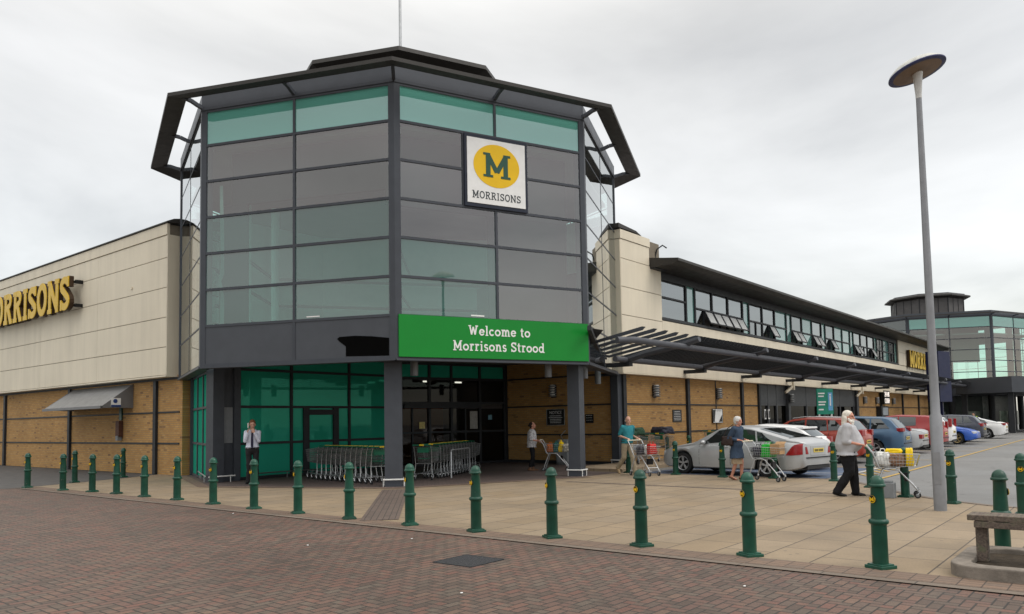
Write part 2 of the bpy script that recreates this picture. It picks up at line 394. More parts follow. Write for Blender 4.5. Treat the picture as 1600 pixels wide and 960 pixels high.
M_GREYPL = plain('grey_plastic', (.2, .21, .22), .5, 0, .08, 6)
M_ORANGE = plain('orange_lamp_shade', (.19, .135, .095), .55, 0, .2, 4)
M_LAMPW = plain('lamp_white', (.62, .62, .6), .4, 0, .12, 8)
M_NAVY = plain('navy_panel', (.006, .01, .045), .4, 0, .06, 2)
M_ROOM = plain('interior_grey', (.26, .235, .23), .8, 0, .06, 1)
M_ROOML = plain('interior_light', (.70, .88, .82), .8, 0, .06, 1)
M_CARD = plain('cardboard', (.38, .235, .12), .8, 0, .1, 12)
M_YELP = plain('yellow_plastic', (.72, .48, .02), .4, 0, .08, 8)
M_GRNP = plain('green_plastic', (.012, .13, .07), .4, 0, .1, 8)
M_ROADW = plain('road_white_paint', (.42, .41, .39), .7, 0, .25, 9)
M_ROADY = plain('road_yellow_paint', (.42, .28, .085), .7, 0, .3, 9)
M_ROADB = plain('road_blue_paint', (.075, .105, .165), .6, 0, .3, 2.5)
M_LIT = plain('lit_tube', (.9, .9, .85), .5, emit=(1, .95, .85), estr=4, bstr=0)
M_WOOD = NT('weathered_wood')
def _w():
    t = M_WOOD; v = t.pos(True, scale=(3, 40, 40)); f = t.noise(v, 1.2, 6, .65)
    r = t.n('ShaderNodeValToRGB'); t.t.links.new(f, r.inputs[0]); r.color_ramp.elements[0].position = .3; r.color_ramp.elements[0].color = (.05, .035, .03, 1)
    r.color_ramp.elements[1].position = .7; r.color_ramp.elements[1].color = (.17, .13, .10, 1)
    moss = t.rng(t.noise(t.pos(True), 9, 5), .52, .66, 0, .6)
    return t.bsdf(t.mix(moss, r.outputs[0], (.12, .125, .07)), .8, bump=f, bstr=.5)
M_WOOD = _w()
M_CONC = plain('old_concrete', (.19, .165, .14), .85, 0, .3, 7, bstr=.5)
M_SOIL = plain('soil', (.05, .038, .026), .95, 0, .4, 12, bstr=.6)

# ---------------------------------------------------------------- ground
def sheet(name, poly, z, mat, label=None):
    mb = MB(); mb.add([(x, y, z) for x, y in poly], [tuple(range(len(poly)))])
    o = obj(name, mb, mat, kind='structure', fix=False)
    me = o.data
    if me.polygons[0].normal.z < 0: me.flip_normals()
    if label: o['label'] = label
    return o
CU, CV, RT = 19.073, 20.295, 7.764           # main tower centre and radius
def oct_pt(a, r, cu=CU, cv=CV): return Vector((cu + r * math.cos(R(a)), cv + r * math.sin(R(a)), 0))
sheet('ground', [(-600, -600), (900, -600), (900, 900), (-600, 900)], -.012, M_ASPH, 'asphalt ground of the car park and service road')
sheet('brick_forecourt', [(-60, -60), (8.5, -60), (8.5, 25.2), (8.1, 25.9), (-60, 26.6)], -.008, M_HERR, 'red-brown herringbone brick forecourt in the foreground')
edge = [(21.15, 14.83), (21.1, 6.4), (20.6, 5.7), (19.3, 4.8), (17.9, 3.95), (16.9, 3.1), (16.2, 2.1), (15.8, .8), (15.6, -1), (15.4, -40)]
sheet('pavement', [(8.5, -40)] + edge[::-1] + [(40, 14.83), (40, 30), (13.67, 30), (13.67, 27.35), (12.1, 26.5), (10.2, 25.75), (8.5, 25.2)], 0, M_SLAB, 'buff slab pavement in front of the entrance')
sheet('kerb', [(8.42, -40), (8.56, -40), (8.56, 25.2), (8.42, 25.2)], .004, M_KERB, 'pale flush kerb line beside the brick forecourt')
sheet('kerb_band', [(8.57, -40), (8.98, -40), (8.98, 25), (8.57, 25)], .0045, M_BAND, 'brown brick band under the row of bollards')
kb = MB()
for (a, b) in zip(edge[:-1], edge[1:]): kb.obox((*a, -.02), (*b, -.02), .13, .06)
obj('kerb_edge', kb, M_KERB, kind='structure', label='low grey kerb between slabs and car park')
# entrance floor under the tower, radial strip, darker joint row
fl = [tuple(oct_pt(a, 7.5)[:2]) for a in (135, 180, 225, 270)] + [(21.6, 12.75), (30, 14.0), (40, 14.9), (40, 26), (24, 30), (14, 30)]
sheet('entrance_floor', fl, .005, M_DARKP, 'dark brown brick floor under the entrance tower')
bo = [oct_pt(a, 7.5) for a in (135, 180, 225, 270)]; bi = [oct_pt(a, 7.82) for a in (135, 180, 225, 270)]
bb = MB()
for k in range(3):
    a, b, c, d = bo[k], bo[k + 1], bi[k + 1], bi[k]
    bb.add([(a.x, a.y, .009), (b.x, b.y, .009), (c.x, c.y, .009), (d.x, d.y, .009)], [(0, 1, 2, 3)])
obj('floor_band', bb, M_BAND, kind='structure', label='brown brick edging round the entrance floor')
s0, s1 = Vector((8.99, 10.25)), Vector((13.35, 14.6)); nrm = Vector((-.707, .707)) * .33
sheet('paving_strip', [tuple(s0 - nrm), tuple(s1 - nrm), tuple(s1 + nrm), tuple(s0 + nrm)], .008, M_STRIP, 'dark brick strip running from the corner column to the kerb')
sheet('paving_joint', [(17.15, 4.1), (17.3, 4.2), (17.45, 12.2), (17.3, 12.2)], .004, M_STRIP, 'thin dark brick row across the slabs')
sheet('service_apron', [(8.3, 25.3), (10.2, 25.85), (12.1, 26.6), (13.6, 27.4), (13.6, 60), (8.0, 60), (8, 25.3)], -.004, plain('dark_asphalt', (.085, .083, .083), .7, 0, .2, 3), 'dark asphalt lane beside the left wall')
sheet('blue_bay', [(21.35, 6.6), (26.0, 6.6), (26.0, 12.1), (21.35, 12.1)], -.004, M_ROADB, 'blue painted parking bay under the silver car')
def paint(name, a, b, w, mat, lab, z=0.0):
    a, b = Vector(a), Vector(b); d = (b - a).normalized(); n = Vector((-d.y, d.x)) * w / 2
    return sheet(name, [tuple(a - n), tuple(b - n), tuple(b + n), tuple(a + n)], z, mat, lab)
paint('bay_line', (20.9, 5.35), (110, 6.1), .11, M_ROADY, 'faded yellow line along the front of the parking bays')
for i, u in enumerate((20.1 + 3.3, 26.3, 31.4, 35.6, 39.4, 43.3, 47.2, 51.5, 56, 61)):
    paint('bay_line', (u, 5.7), (u, 12.1), .1, M_ROADY if i % 3 else M_ROADW, 'faded line between parking bays')
paint('bay_line', (21.5, 6.45), (31, 6.5), .14, M_ROADW, 'white edge line of the blue parking bay')
for k in range(5): paint('bay_line', (22.6 + k * .7, 5.8), (23.5 + k * .7, 6.35), .12, M_ROADY, 'yellow hatch mark beside the blue bay')
for k in range(3): paint('road_arrow', (24.5 + 7 * k, -1.5), (27.5 + 7 * k, -1.2), .12, M_ROADW, 'white dash on the car park road')
paint('road_arrow', (20.2, 1.25), (22.4, 1.2), .2, M_ROADW, 'white road mark beyond the right bollards')
# pavement against the right wing
mb = MB(); mb.box(21.2, 12.75, -.02, 80, 14.83, .10)
obj('wing_pavement', mb, M_SLAB, kind='structure', label='raised pavement along the shop wing')
# drain cover with mortar edge
dc = empty('drain_cover', (6.98, 6.36, 0), R(1), 'dark square drain cover set in the red brick forecourt', 'drain cover')
mb = MB(); mb.box(-.29, -.29, -.02, .29, .29, -.002); obj('cover_plate', mb, plain('drain_plate', (.05, .05, .055), .55, .3, .3, 30, bstr=.8), dc)
mb = MB()
for a, b in (((-.3, -.3), (.3, -.3)), ((.3, -.3), (.3, .3)), ((.3, .3), (-.3, .3)), ((-.3, .3), (-.3, -.3))): mb.obox((*a, -.010), (*b, -.010), .02, .018)
obj('cover_frame', mb, M_FRAMED, dc)

# ---------------------------------------------------------------- slab lettering (own stroke alphabet)
def arc(cx, cy, rx, ry, a0, a1, n=14):
    return [(cx + rx * math.cos(R(a0 + (a1 - a0) * i / n)), cy + ry * math.sin(R(a0 + (a1 - a0) * i / n))) for i in range(n + 1)]
def glyphs(w, sh):
    h = w / 2; S = sh / 2; G = {}
    def ln(*p): return (list(p), w)
    def sf(x0, x1, y): return ([(x0, y), (x1, y)], sh)
    b, t = S, 1 - S
    G['M'] = (1.06, [ln((.2, 0), (.2, 1)), ln((.86, 0), (.86, 1)), ln((.2, 1 - h), (.53, .22)), ln((.53, .22), (.86, 1 - h)), sf(.02, .38, b), sf(.68, 1.04, b), sf(.02, .24, t), sf(.82, 1.04, t)])
    G['O'] = (.86, [(arc(.43, .5, .43 - h - .02, .5 - h + .01, 0, 360, 26), w)])
    G['R'] = (.86, [ln((.2, 0), (.2, 1)), (([(.2, t - .02)] + arc(.46, .75, .2, .25 - h * .8, 90, -90, 10) + [(.2, .48)]), w * .9), ln((.44, .5), (.7, .04)), sf(.03, .37, b), sf(.03, .3, t), sf(.6, .84, b)])
    G['I'] = (.44, [ln((.22, 0), (.22, 1)), sf(.04, .4, b), sf(.04, .4, t)])
    G['S'] = (.72, [(arc(.36, .73, .24, .27 - h, 15, 250, 12) + arc(.36, .27, .26, .27 - h, 75, -165, 14)[2:], w), ([(.62, .99), (.62, .68)], sh * .8), ([(.1, .01), (.1, .32)], sh * .8)])
    G['N'] = (.94, [ln((.18, 0), (.18, 1)), ln((.76, 0), (.76, 1)), ln((.18, 1 - h), (.76, h)), sf(.02, .34, b), sf(.02, .2, t), sf(.6, .92, t)])
    G['W'] = (1.2, [ln((.2, 1), (.4, h)), ln((.4, h), (.6, .85)), ln((.6, .85), (.8, h)), ln((.8, h), (1.0, 1)), sf(.04, .36, t), sf(.84, 1.16, t)])
    xh = .7; xt = xh - S
    G['e'] = (.66, [(arc(.33, .34, .25, .34 - h, 0, 330, 20), w), ([(.1, .36), (.58, .36)], sh)])
    G['l'] = (.36, [ln((.18, 0), (.18, 1.02)), sf(.02, .34, b), sf(.02, .2, 1.02 - S)])
    G['c'] = (.62, [(arc(.34, .34, .25, .34 - h, 45, 320, 18), w)])
    G['o'] = (.7, [(arc(.35, .34, .27, .34 - h, 0, 360, 22), w)])
    G['m'] = (1.08, [ln((.18, 0), (.18, xh)), (([(.18, .42)] + arc(.36, .42, .16, .22, 180, 0, 10) + [(.54, 0)]), w), (([(.54, .42)] + arc(.72, .42, .16, .22, 180, 0, 10) + [(.9, 0)]), w), sf(.02, .34, b), sf(.4, .68, b), sf(.76, 1.06, b), sf(.02, .2, xt)])
    G['n'] = (.76, [ln((.18, 0), (.18, xh)), (([(.18, .42)] + arc(.38, .42, .18, .22, 180, 0, 10) + [(.57, 0)]), w), sf(.02, .34, b), sf(.42, .73, b), sf(.02, .2, xt)])
    G['t'] = (.46, [(([(.2, .9), (.2, .2)] + arc(.34, .2, .14, .14, 180, 290, 6)), w), sf(.02, .42, xt)])
    G['r'] = (.54, [ln((.18, 0), (.18, xh)), (([(.18, .42)] + arc(.36, .42, .16, .21, 180, 40, 8)), w), sf(.02, .38, b), sf(.02, .2, xt)])
    G['i'] = (.38, [ln((.18, 0), (.18, xh)), sf(.02, .34, b), sf(.02, .2, xt), ln((.18, .84), (.18, 1.0))])
    G['s'] = (.54, [(arc(.27, .5, .16, .2 - h * .6, 20, 250, 10) + arc(.27, .2, .18, .2 - h * .6, 75, -160, 10)[1:], w * .9)])
    G['d'] = (.76, [ln((.58, 0), (.58, 1.02)), (arc(.33, .34, .24, .34 - h, 0, 360, 20), w), sf(.42, .6, 1.02 - S), sf(.56, .74, b)])
    G[' '] = (.36, [])
    return G
def ribbon(mb, pts, w, base, ex, ey, nrm, d0, d1):
    pts = [Vector((p[0], p[1], 0)) for p in pts]
    # mitred offset outline
    n = len(pts); L, Rr = [], []
    closed = (pts[0] - pts[-1]).length < 1e-4
    for i, p in enumerate(pts):
        a = (pts[i] - pts[i - 1]).normalized() if i > 0 else ((pts[-1] - pts[-2]).normalized() if closed else None)
        c = (pts[i + 1] - pts[i]).normalized() if i < n - 1 else ((pts[1] - pts[0]).normalized() if closed else None)
        if a is None: t = c
        elif c is None: t = a
        else: t = (a + c).normalized() if (a + c).length > .05 else a
        nn = Vector((-t.y, t.x, 0)); k = 1.0
        if a is not None and c is not None: k = min(1.6, 1 / max(.3, nn.dot(Vector((-a.y, a.x, 0)))))
        L.append(p + nn * w / 2 * k); Rr.append(p - nn * w / 2 * k)
    W3 = lambda q, d: base + ex * q.x + ey * q.y + nrm * d
    for i in range(n - 1):
        q = [L[i], Rr[i], Rr[i + 1], L[i + 1]]
        mb.add([W3(x, d0) for x in q] + [W3(x, d1) for x in q], [(0, 1, 2, 3), (4, 7, 6, 5), (0, 4, 5, 1), (2, 6, 7, 3)] + ([(3, 7, 4, 0)] ) + ([(1, 5, 6, 2)]))
def text_w(s, G, sp): return sum(G[c][0] + sp for c in s) - sp
def lettering(mb, s, base, ex, nrm, cap, w=.17, sh=.13, sp=.06, d0=0, d1=.02, width=None, eps=.0006, ez=None):
    """base = left foot of the first letter; ex along, z up; returns list of per-letter MBs too"""
    G = glyphs(w, sh); ex = Vector(ex).normalized(); ey = ez or Vector((0, 0, 1)); nrm = Vector(nrm).normalized()
    k = cap; x = 0; sx = 1.0
    if width: sx = width / (text_w(s, G, sp) * cap)
    out = []
    for ch in s:
        m = MB()
        for j, (pts, ww) in enumerate(G[ch][1]):
            ribbon(m, pts, ww, Vector(base) + ex * (x * k * sx), ex * k * sx, ey * k, nrm, d0, d1 + eps * j)
        out.append((ch, m)); x += G[ch][0] + sp
        if mb is not None: mb.join(m)
    return out

# ---------------------------------------------------------------- octagonal glass towers
def face_frame(A, B):
    A, B = Vector((A.x, A.y, 0)), Vector((B.x, B.y, 0)); t = (B - A).normalized(); n = Vector((t.y, -t.x, 0)); return A, B, t, n
def fbox(mb, F, s0, s1, z0, z1, o0, o1):
    A, B, t, n = F
    p = lambda s, o, z: A + t * s + n * o + Vector((0, 0, z))
    mb.hexa([p(s0, o1, z0), p(s1, o1, z0), p(s1, o0, z0), p(s0, o0, z0), p(s0, o1, z1), p(s1, o1, z1), p(s1, o0, z1), p(s0, o0, z1)])
def fquad(F, s0, s1, z0, z1, o):
    A, B, t, n = F
    p = lambda s, z: A + t * s + n * o + Vector((0, 0, z))
    return MB().add([p(s0, z0), p(s1, z0), p(s1, z1), p(s0, z1)], [(0, 1, 2, 3)])
ZR = [3.37, 4.46, 5.48, 6.51, 7.54, 8.575, 9.61, 10.6]
def octower(root, cu, cv, RR, main, angs):
    V = {a: oct_pt(a, RR, cu, cv) for a in range(0, 361, 45)}
    fr = MB(); n_ = 0
    a_len = 2 * RR * math.sin(R(22.5))
    for a in angs:
        # going counter-clockwise seen from above puts the outside on the right-hand side
        F = face_frame(V[a], V[(a + 45) % 360]); L = a_len
        front = a in (180, 225); glassmat = M_GLT if front else M_GLS
        ap = .14
        tw_ = .035 if front else .02; pj = .03 if front else .006
        for z in ZR: fbox(fr, F, ap, L - ap, z - tw_, z + tw_, -.07 if front else -.03, pj)
        fbox(fr, F, 0, L, 3.28, 3.37 - .036, -.25, .06)
        fbox(fr, F, 0, L, 10.636, 10.72, -.1, .05)
        fascia = MB(); fbox(fascia, F, -.02, L + .02, 10.722, 11.12, -.04, .02); obj('fascia_panel', fascia, M_PANEL, root)
        cols = [0.0, L / 2, L]
        for r in range(7):
            z0, z1 = ZR[r] + .034, ZR[r + 1] - .034
            split = [ap, L / 2, L - ap]
            signhole = main and a == 225 and r in (4, 5)
            if main and a == 225 and r == 4: split = [ap, L - 3.96, L - 1.98, L - ap] if False else [ap, 1.98, 3.96, L - ap]
            if main and a == 225 and r == 5: split = [ap, 1.98, 3.96, L - ap]
            for k in range(1, len(split) - 1): fbox(fr, F, split[k] - tw_, split[k] + tw_, z0, z1, -.08 if front else -.031, pj + .002)
            for k in range(len(split) - 1):
                if signhole and k == 1: continue
                s0, s1 = split[k] + (.034 if k else 0), split[k + 1] - (.034 if k < len(split) - 2 else 0)
                if r == 0 and front:
                    if main: pm = MB(); fbox(pm, F, s0, s1, z0, z1, -.05, .012); obj('grey_panel', pm, M_PANEL, root)
                    else: obj('glass_pane', fquad(F, s0, s1, z0, z1, 0), M_PANEL, root)
                elif r == 6 and front: obj('teal_pane', fquad(F, s0, s1, z0, z1, 0), M_GLTOP, root)
                else: obj('glass_pane', fquad(F, s0, s1, z0, z1, 0), (M_GLTL if main and front and r in (1, 2, 3) and (a == 180 or (k == 0 and r < 3)) else glassmat) if a in (135, 180, 225, 270) else M_GLS, root)
    for a in sorted(set(list(angs) + [(max(angs) + 45) % 360])):
        d = Vector((math.cos(R(a)), math.sin(R(a)), 0)); c = V[a] - d * .10
        # corner post: small pentagon-like box following the corner
        tl = Vector((-d.y, d.x, 0))
        w = .155
        poly = [c + d * .13, c + d * .075 + tl * w, c - d * .14 + tl * w, c - d * .14 - tl * w, c + d * .075 - tl * w]
        fr.prism([(p.x, p.y) for p in poly], 3.3, 10.74)
    obj('frame', fr, M_FRAME, root, smooth=None)
    # roof: sloping deck, lantern, outrigger blade on brackets
    dk = MB(); v0 = [oct_pt(a, RR - .06, cu, cv) for a in range(0, 360, 45)]; v1 = [oct_pt(a, 3.2, cu, cv) for a in range(0, 360, 45)]
    dk.add([(p.x, p.y, 11.1) for p in v0] + [(p.x, p.y, 11.35) for p in v1] + [(p.x, p.y, 10.95) for p in v0] + [(p.x, p.y, 10.95) for p in v1],
           [(i, (i + 1) % 8, 8 + (i + 1) % 8, 8 + i) for i in range(8)] + [(16 + i, 16 + (i + 1) % 8, 24 + (i + 1) % 8, 24 + i) for i in range(8)] + [(24, 25, 26, 27, 28, 29, 30, 31), (8, 9, 10, 11, 12, 13, 14, 15)])
    obj('roof', dk, M_SOFF, root)
    bl = MB(); RO, RI = RR + 1.036, RR + .486
    rings = [(RO, 10.74), (RO, 10.84), (RI, 10.90), (RI, 10.85)]
    for i in range(8):
        a, b = 45 * i, 45 * (i + 1)
        if main and (a in (0, 45)): continue
        P = [Vector((*oct_pt(a, r, cu, cv)[:2], z)) for r, z in rings] + [Vector((*oct_pt(b, r, cu, cv)[:2], z)) for r, z in rings]
        bl.add(P, [(0, 1, 5, 4), (1, 2, 6, 5), (2, 3, 7, 6), (3, 0, 4, 7), (0, 3, 2, 1), (4, 5, 6, 7)])
    lan = obj('roof_blade', bl, M_SOFF, root)
    for i in range(16):
        a = 22.5 * i; rr = 1.0 if i % 2 == 0 else math.cos(R(22.5))
        if main and 0 < a < 90: continue
        o = lambda r, z: Vector((*oct_pt(a, r * rr, cu, cv)[:2], z))
        br = MB(); pts = [o(RR - .05, 10.72), o(RR + .15, 10.76), o(RR + .35, 10.83), o(RR + .6, 10.86)]
        for p, q in zip(pts[:-1], pts[1:]): br.obox(p, q, .09, .1)
        obj('bracket', br, M_FRAME, root)
    lb = MB(); lb.prism([tuple(oct_pt(a, 3.35, cu, cv)[:2]) for a in range(0, 360, 45)], 11.2, 13.25)
    lant = obj('lantern', lb, plain('lantern_louvre', (.10, .095, .095), .55, 0, .15, 3), root)
    g = MB()
    for a in range(0, 360, 45):
        p = oct_pt(a, 3.37, cu, cv); g.cyl((p.x, p.y, 11.2), (p.x, p.y, 13.2), .05, n=6)
        A, B, t, n = face_frame(oct_pt(a, 3.35, cu, cv), oct_pt(a + 45, 3.35, cu, cv))
        for s in (.33, .66): fbox(g, (A, B, t, n), 2.564 * s - .025, 2.564 * s + .025, 11.2, 13.2, 0, .03)
    obj('lantern_rib', g, M_FRAMED, lant)
    e = MB(); oc = lambda r: [tuple(oct_pt(a, r, cu, cv)[:2]) for a in range(0, 360, 45)]
    vs = [(x, y, 13.36) for x, y in oc(4.02)] + [(x, y, 13.5) for x, y in oc(4.0)] + [(x, y, 13.66) for x, y in oc(3.45)] + [(x, y, 13.2) for x, y in oc(3.3)]
    e.add(vs, [(i, (i + 1) % 8, 8 + (i + 1) % 8, 8 + i) for i in range(8)] + [(8 + i, 8 + (i + 1) % 8, 16 + (i + 1) % 8, 16 + i) for i in range(8)] + [tuple(range(16, 24))] + [(24 + i, 24 + (i + 1) % 8, (i + 1) % 8, i) for i in range(8)] + [tuple(range(24, 32))[::-1]])
    obj('lantern_roof', e, M_SOFF, lant)
    rd = MB(); rd.prism(oc(3.5), 13.6, 13.72); obj('roof_trim', rd, M_STEEL, lant)
    return V
tw = empty('entrance_tower', (0, 0, 0), 0, 'tall octagonal glass entrance tower with grey frames and a green welcome banner', 'tower')
V = octower(tw, CU, CV, RT, True, (90, 135, 180, 225, 270, 315, 0))
# the tower's frames round the sign
F225 = face_frame(V[225], V[270]); F180 = face_frame(V[180], V[225])
# dark cut-out patch on the left fascia
A, B, t, n = F180
pt = lambda s, z, o: A + t * s + n * o + Vector((0, 0, z))
pat = MB(); pat.extr([pt(*q, .016) for q in [(4.52, 3.44), (5.76, 3.41), (5.76, 3.87), (5.3, 3.93), (4.8, 3.97), (4.33, 3.96), (4.26, 3.91), (4.33, 3.84), (4.52, 3.70)]], n * .006)
obj('dark_patch', pat, plain('matt_black', (.004, .004, .004), .9, 0, .1, 4, spec=0.0, bstr=0), tw)
# little bright sticker bars at the foot of the big panes
st = MB(); fbox(st, F180, 3.35, 3.75, 4.53, 4.56, .01, .02); fbox(st, F225, 2.15, 2.55, 4.53, 4.57, .01, .02); obj('sill_bar', st, M_WHITE, tw)
# interior of the tower: floor, walls, ceiling, trusses
ir = MB(); ir.prism([tuple(oct_pt(a, RT - .3)[:2]) for a in range(0, 360, 45)], 4.05, 4.3)
obj('upper_floor', ir, M_FRAME, tw)
wl = MB()
def wallpanel(mb, a, b, z0, z1, th=.1): mb.obox((*a, (z0 + z1) / 2), (*b, (z0 + z1) / 2), th, z1 - z0)
wallpanel(wl, (13.9, 15.5), (19.1, 13.25), 7.56, 9.5)
wallpanel(wl, (16.7, 14.3), (19.1, 13.25), 4.3, 7.55)
wallpanel(wl, (12.1, 20.0), (14.05, 15.35), 8.0, 9.5)
wallpanel(wl, (11.95, 20.4), (12.3, 19.55), 4.3, 8.0)
obj('interior_wall', wl, plain('interior_dark', (.045, .042, .042), .9, 0, .1, 2), tw)
wl = MB(); wallpanel(wl, (14.6, 26.6), (20.3, 26.5), 4.3, 9.54); wallpanel(wl, (20.2, 26.5), (25.7, 21.3), 4.3, 9.54); wallpanel(wl, (25.6, 21.6), (25.3, 15.4), 4.3, 9.54); obj('interior_wall', wl, M_ROOML, tw)
wl = MB()
for z in (5.3, 6.35, 7.4): wl.obox((12.4, 21.4, z), (17.6, 26.2, z), .07, .1); wl.obox((17.6, 26.2, z), (25.0, 21.2, z), .07, .1)
for x, y in ((14.9, 23.75), (17.6, 26.2), (21.4, 23.6)): wl.box(x - .06, y - .06, 4.3, x + .06, y + .06, 9.5)
obj('interior_rail', wl, M_FRAME, tw)
A, B, t, n = F180
wl = MB(); wl.extr([A + t * s + n * -.25 + Vector((0, 0, z)) for s, z in ((.42, 4.5), (.56, 4.5), (.57, 5.2), (.53, 5.5), (.47, 5.75), (.56, 5.95), (.55, 7.2), (.50, 8.5), (.40, 8.5), (.44, 6.2), (.38, 5.7), (.44, 5.4))], n * .01); obj('torn_blind', wl, plain('torn_blind', (.30, .30, .29), .8), tw)
ce = MB(); ce.prism([tuple(oct_pt(a, RT - .35)[:2]) for a in range(0, 360, 45)], 9.55, 9.65); obj('interior_ceiling', ce, M_ROOM, tw)
cl = MB()
for (x, y) in ((12.9, 20.6), (19.1, 14.0), (14.9, 16.2), (16.2, 24.0)): cl.cyl((x, y, 4.3), (x, y, 9.5), .14, n=12)
obj('interior_column', cl, M_ROOML, tw)
tr = MB()
for z in (5.9, 7.3): tr.cyl((14.8, 16.2, z - .3), (21.5, 22.6, z + .4), .05, n=6)
obj('interior_truss', tr, M_FRAMED, tw)
# ceiling of the recess below
rc = MB(); rc.prism([tuple(oct_pt(a, RT - .28)[:2]) for a in range(0, 360, 45)], 3.98, 4.04); obj('recess_ceiling', rc, plain('ceiling_panel', (.13, .12, .11), .6, 0, .06, 2), tw)
# columns with floor guards
def column(name, x, y, w, rz, bar=True):
    c = MB(); c.box(-w / 2, -w / 2, 0, w / 2, w / 2, 4.0); c.xf(Matrix.Translation((x, y, 0)) @ Matrix.Rotation(rz, 4, 'Z'))
    o = obj('column', c, M_FRAME, tw)
    if bar:
        g = MB(); q = w / 2 + .04
        pts = [(-q, q), (q, q), (q, -q), (-q, -q)]
        g.tube([(*p, .19) for p in pts], .02, 8, closed=True)
        for p in pts: g.cyl((p[0] * .7, p[1], 0), (p[0] * .7, p[1], .19), .013, n=6)
        g.xf(Matrix.Translation((x, y, 0)) @ Matrix.Rotation(rz, 4, 'Z'))
        obj('floor_guard', g, M_DOORW, o, smooth=40)
for x, y, w, rz in ((14.12, 15.5, .46, R(45)), (19.3, 13.15, .38, R(11)), (24.6, 14.95, .3, 0)): column('column', x, y, w, rz)
for x, y in ((14.75, 15.35), (18.55, 13.6), (23.6, 15.1), (20.1, 13.35)): dl = MB(); dl.cyl((x, y, 2.95), (x, y, 3.45), .11, n=14); obj('downlight', dl, plain('downlight_grey', (.16, .165, .175), .4, .2, .05, 4), tw, smooth=40)
# left pier beside the phone man, side glazing and the green glass wall
pr = MB(); pr.box(12.3, 21.35, 0, 12.66, 21.75, 3.97); pr.box(13.05, 21.44, 0, 13.26, 21.74, 3.97); pr.box(12.66, 21.53, 0, 13.05, 21.7, 3.97)
obj('pier', pr, M_FRAME, tw)
pl_ = MB(); pl_.box(12.69, 21.5, 1.16, 13.03, 21.53, 2.24); obj('pier_panel', pl_, M_GREYPL, tw)
pg = MB(); pg.tube([(12.1, 21.22, .19), (12.95, 21.22, .19)], .02, 8); pg.cyl((12.25, 21.22, 0), (12.25, 21.22, .19), .013, n=6); pg.cyl((12.8, 21.22, 0), (12.8, 21.22, .19), .013, n=6)
obj('floor_guard', pg, M_DOORW, tw, smooth=40)
SG = face_frame(Vector((14.03, 25.65, 0)), Vector((12.42, 21.74, 0)))
Ls = (SG[1] - SG[0]).length
f2 = MB()
for z in (.05, 1.12, 2.26, 3.33): fbox(f2, SG, 0, Ls, z - .035, z + .035, -.06, .04)
for s in (.05, Ls / 3, 2 * Ls / 3, Ls - .04): fbox(f2, SG, s - .04, s + .04, 0, 3.4, -.062, .042)
fbox(f2, SG, -.12, .12, 0, 3.4, -.2, .1); fbox(f2, SG, -.02, Ls + .04, 3.37, 3.97, -.1, .1)
obj('side_screen_frame', f2, M_FRAME, tw)
for k in range(3):
    for j, (z0, z1) in enumerate(((.085, 1.085), (1.155, 2.225), (2.295, 3.295))): obj('screen_pane', fquad(SG, Ls * k / 3 + .04, Ls * (k + 1) / 3 - .04, z0, z1, 0), M_GLG, tw)
gr_ = MB(); gr_.tube([(13.9, 25.2, .2), (12.15, 21.5, .2)], .018, 8)
for k in (.1, .5, .9): gr_.cyl((13.9 - 1.75 * k, 25.2 - 3.7 * k, 0), (13.9 - 1.75 * k, 25.2 - 3.7 * k, .2), .013, n=6)
obj('floor_guard', gr_, M_GALV, tw, smooth=40)
WA = face_frame(Vector((13.26, 21.6, 0)), Vector((19.6, 21.6, 0)))
f3 = MB(); La = 6.34; mul = [0.03, 1.93, 4.32, 6.3]
for z in (.06, 1.12, 2.26, 3.42, 3.95): fbox(f3, WA, 0, La, z - .04, z + .04, -.06, .04)
for s in mul: fbox(f3, WA, s - .05, s + .05, .1, 3.91, -.062, .042)
obj('screen_frame', f3, M_FRAMED, tw)
for k in range(3):
    for z0, z1 in ((.1, 1.08), (1.16, 2.22), (2.3, 3.38), (3.46, 3.91)): obj('screen_pane', fquad(WA, mul[k] + .05, mul[k + 1] - .05, z0, z1, 0), M_GLG, tw)
dr = MB()
for s in (2.5, 3.72): fbox(dr, WA, s - .11, s + .11, .1, 2.22, -.02, .07)
fbox(dr, WA, 2.5, 3.72, 2.0, 2.18, -.02, .068)
obj('door_frame', dr, M_FRAMED, tw)
rl = MB(); rl.tube([(13.5, 21.25, .2), (19.3, 21.25, .2)], .022, 6)
for k in range(6): rl.cyl((13.7 + 1.1 * k, 21.25, 0), (13.7 + 1.1 * k, 21.25, .2), .015, n=6)
obj('floor_guard', rl, M_WIRED, tw)
# recessed brick wall and the sliding door screen
bw = MB(); bw.box(24.7, 15.1, 0, 25.0, 20.35, 3.97); obj('brick_return', bw, M_WBY, tw)
tz = MB()
for z in (1.12, 2.24, 3.36): tz.box(24.66, 15.1, z - .03, 24.7, 20.35, z + .03)
tz.box(24.64, 15.1, 0, 24.7, 20.35, .12)
for y in (15.15, 20.28): tz.box(24.62, y - .07, 0, 24.7, y + .07, 3.97)
obj('wall_rail', tz, M_FRAMED, tw)
DW = face_frame(Vector((19.62, 21.55, 0)), Vector((24.66, 20.3, 0)))
Ld = (DW[1] - DW[0]).length; f4 = MB()
for z in (2.42, 3.36, 3.93): fbox(f4, DW, 0, Ld, z - .05, z + .05, -.08, .05)
fbox(f4, DW, .4, Ld - 1.3, 2.22, 2.37, -.1, .14)
for s in (.06, 1.55, 2.55, 3.9, Ld - .06): fbox(f4, DW, s - .05, s + .05, 0, 3.9, -.082, .052)
for s in (.8, 3.2): fbox(f4, DW, s - .03, s + .03, .1, 2.37, -.05, .03)
for z in (.06, 1.3): fbox(f4, DW, .1, Ld - .1, z - .04, z + .04, -.05, .03)
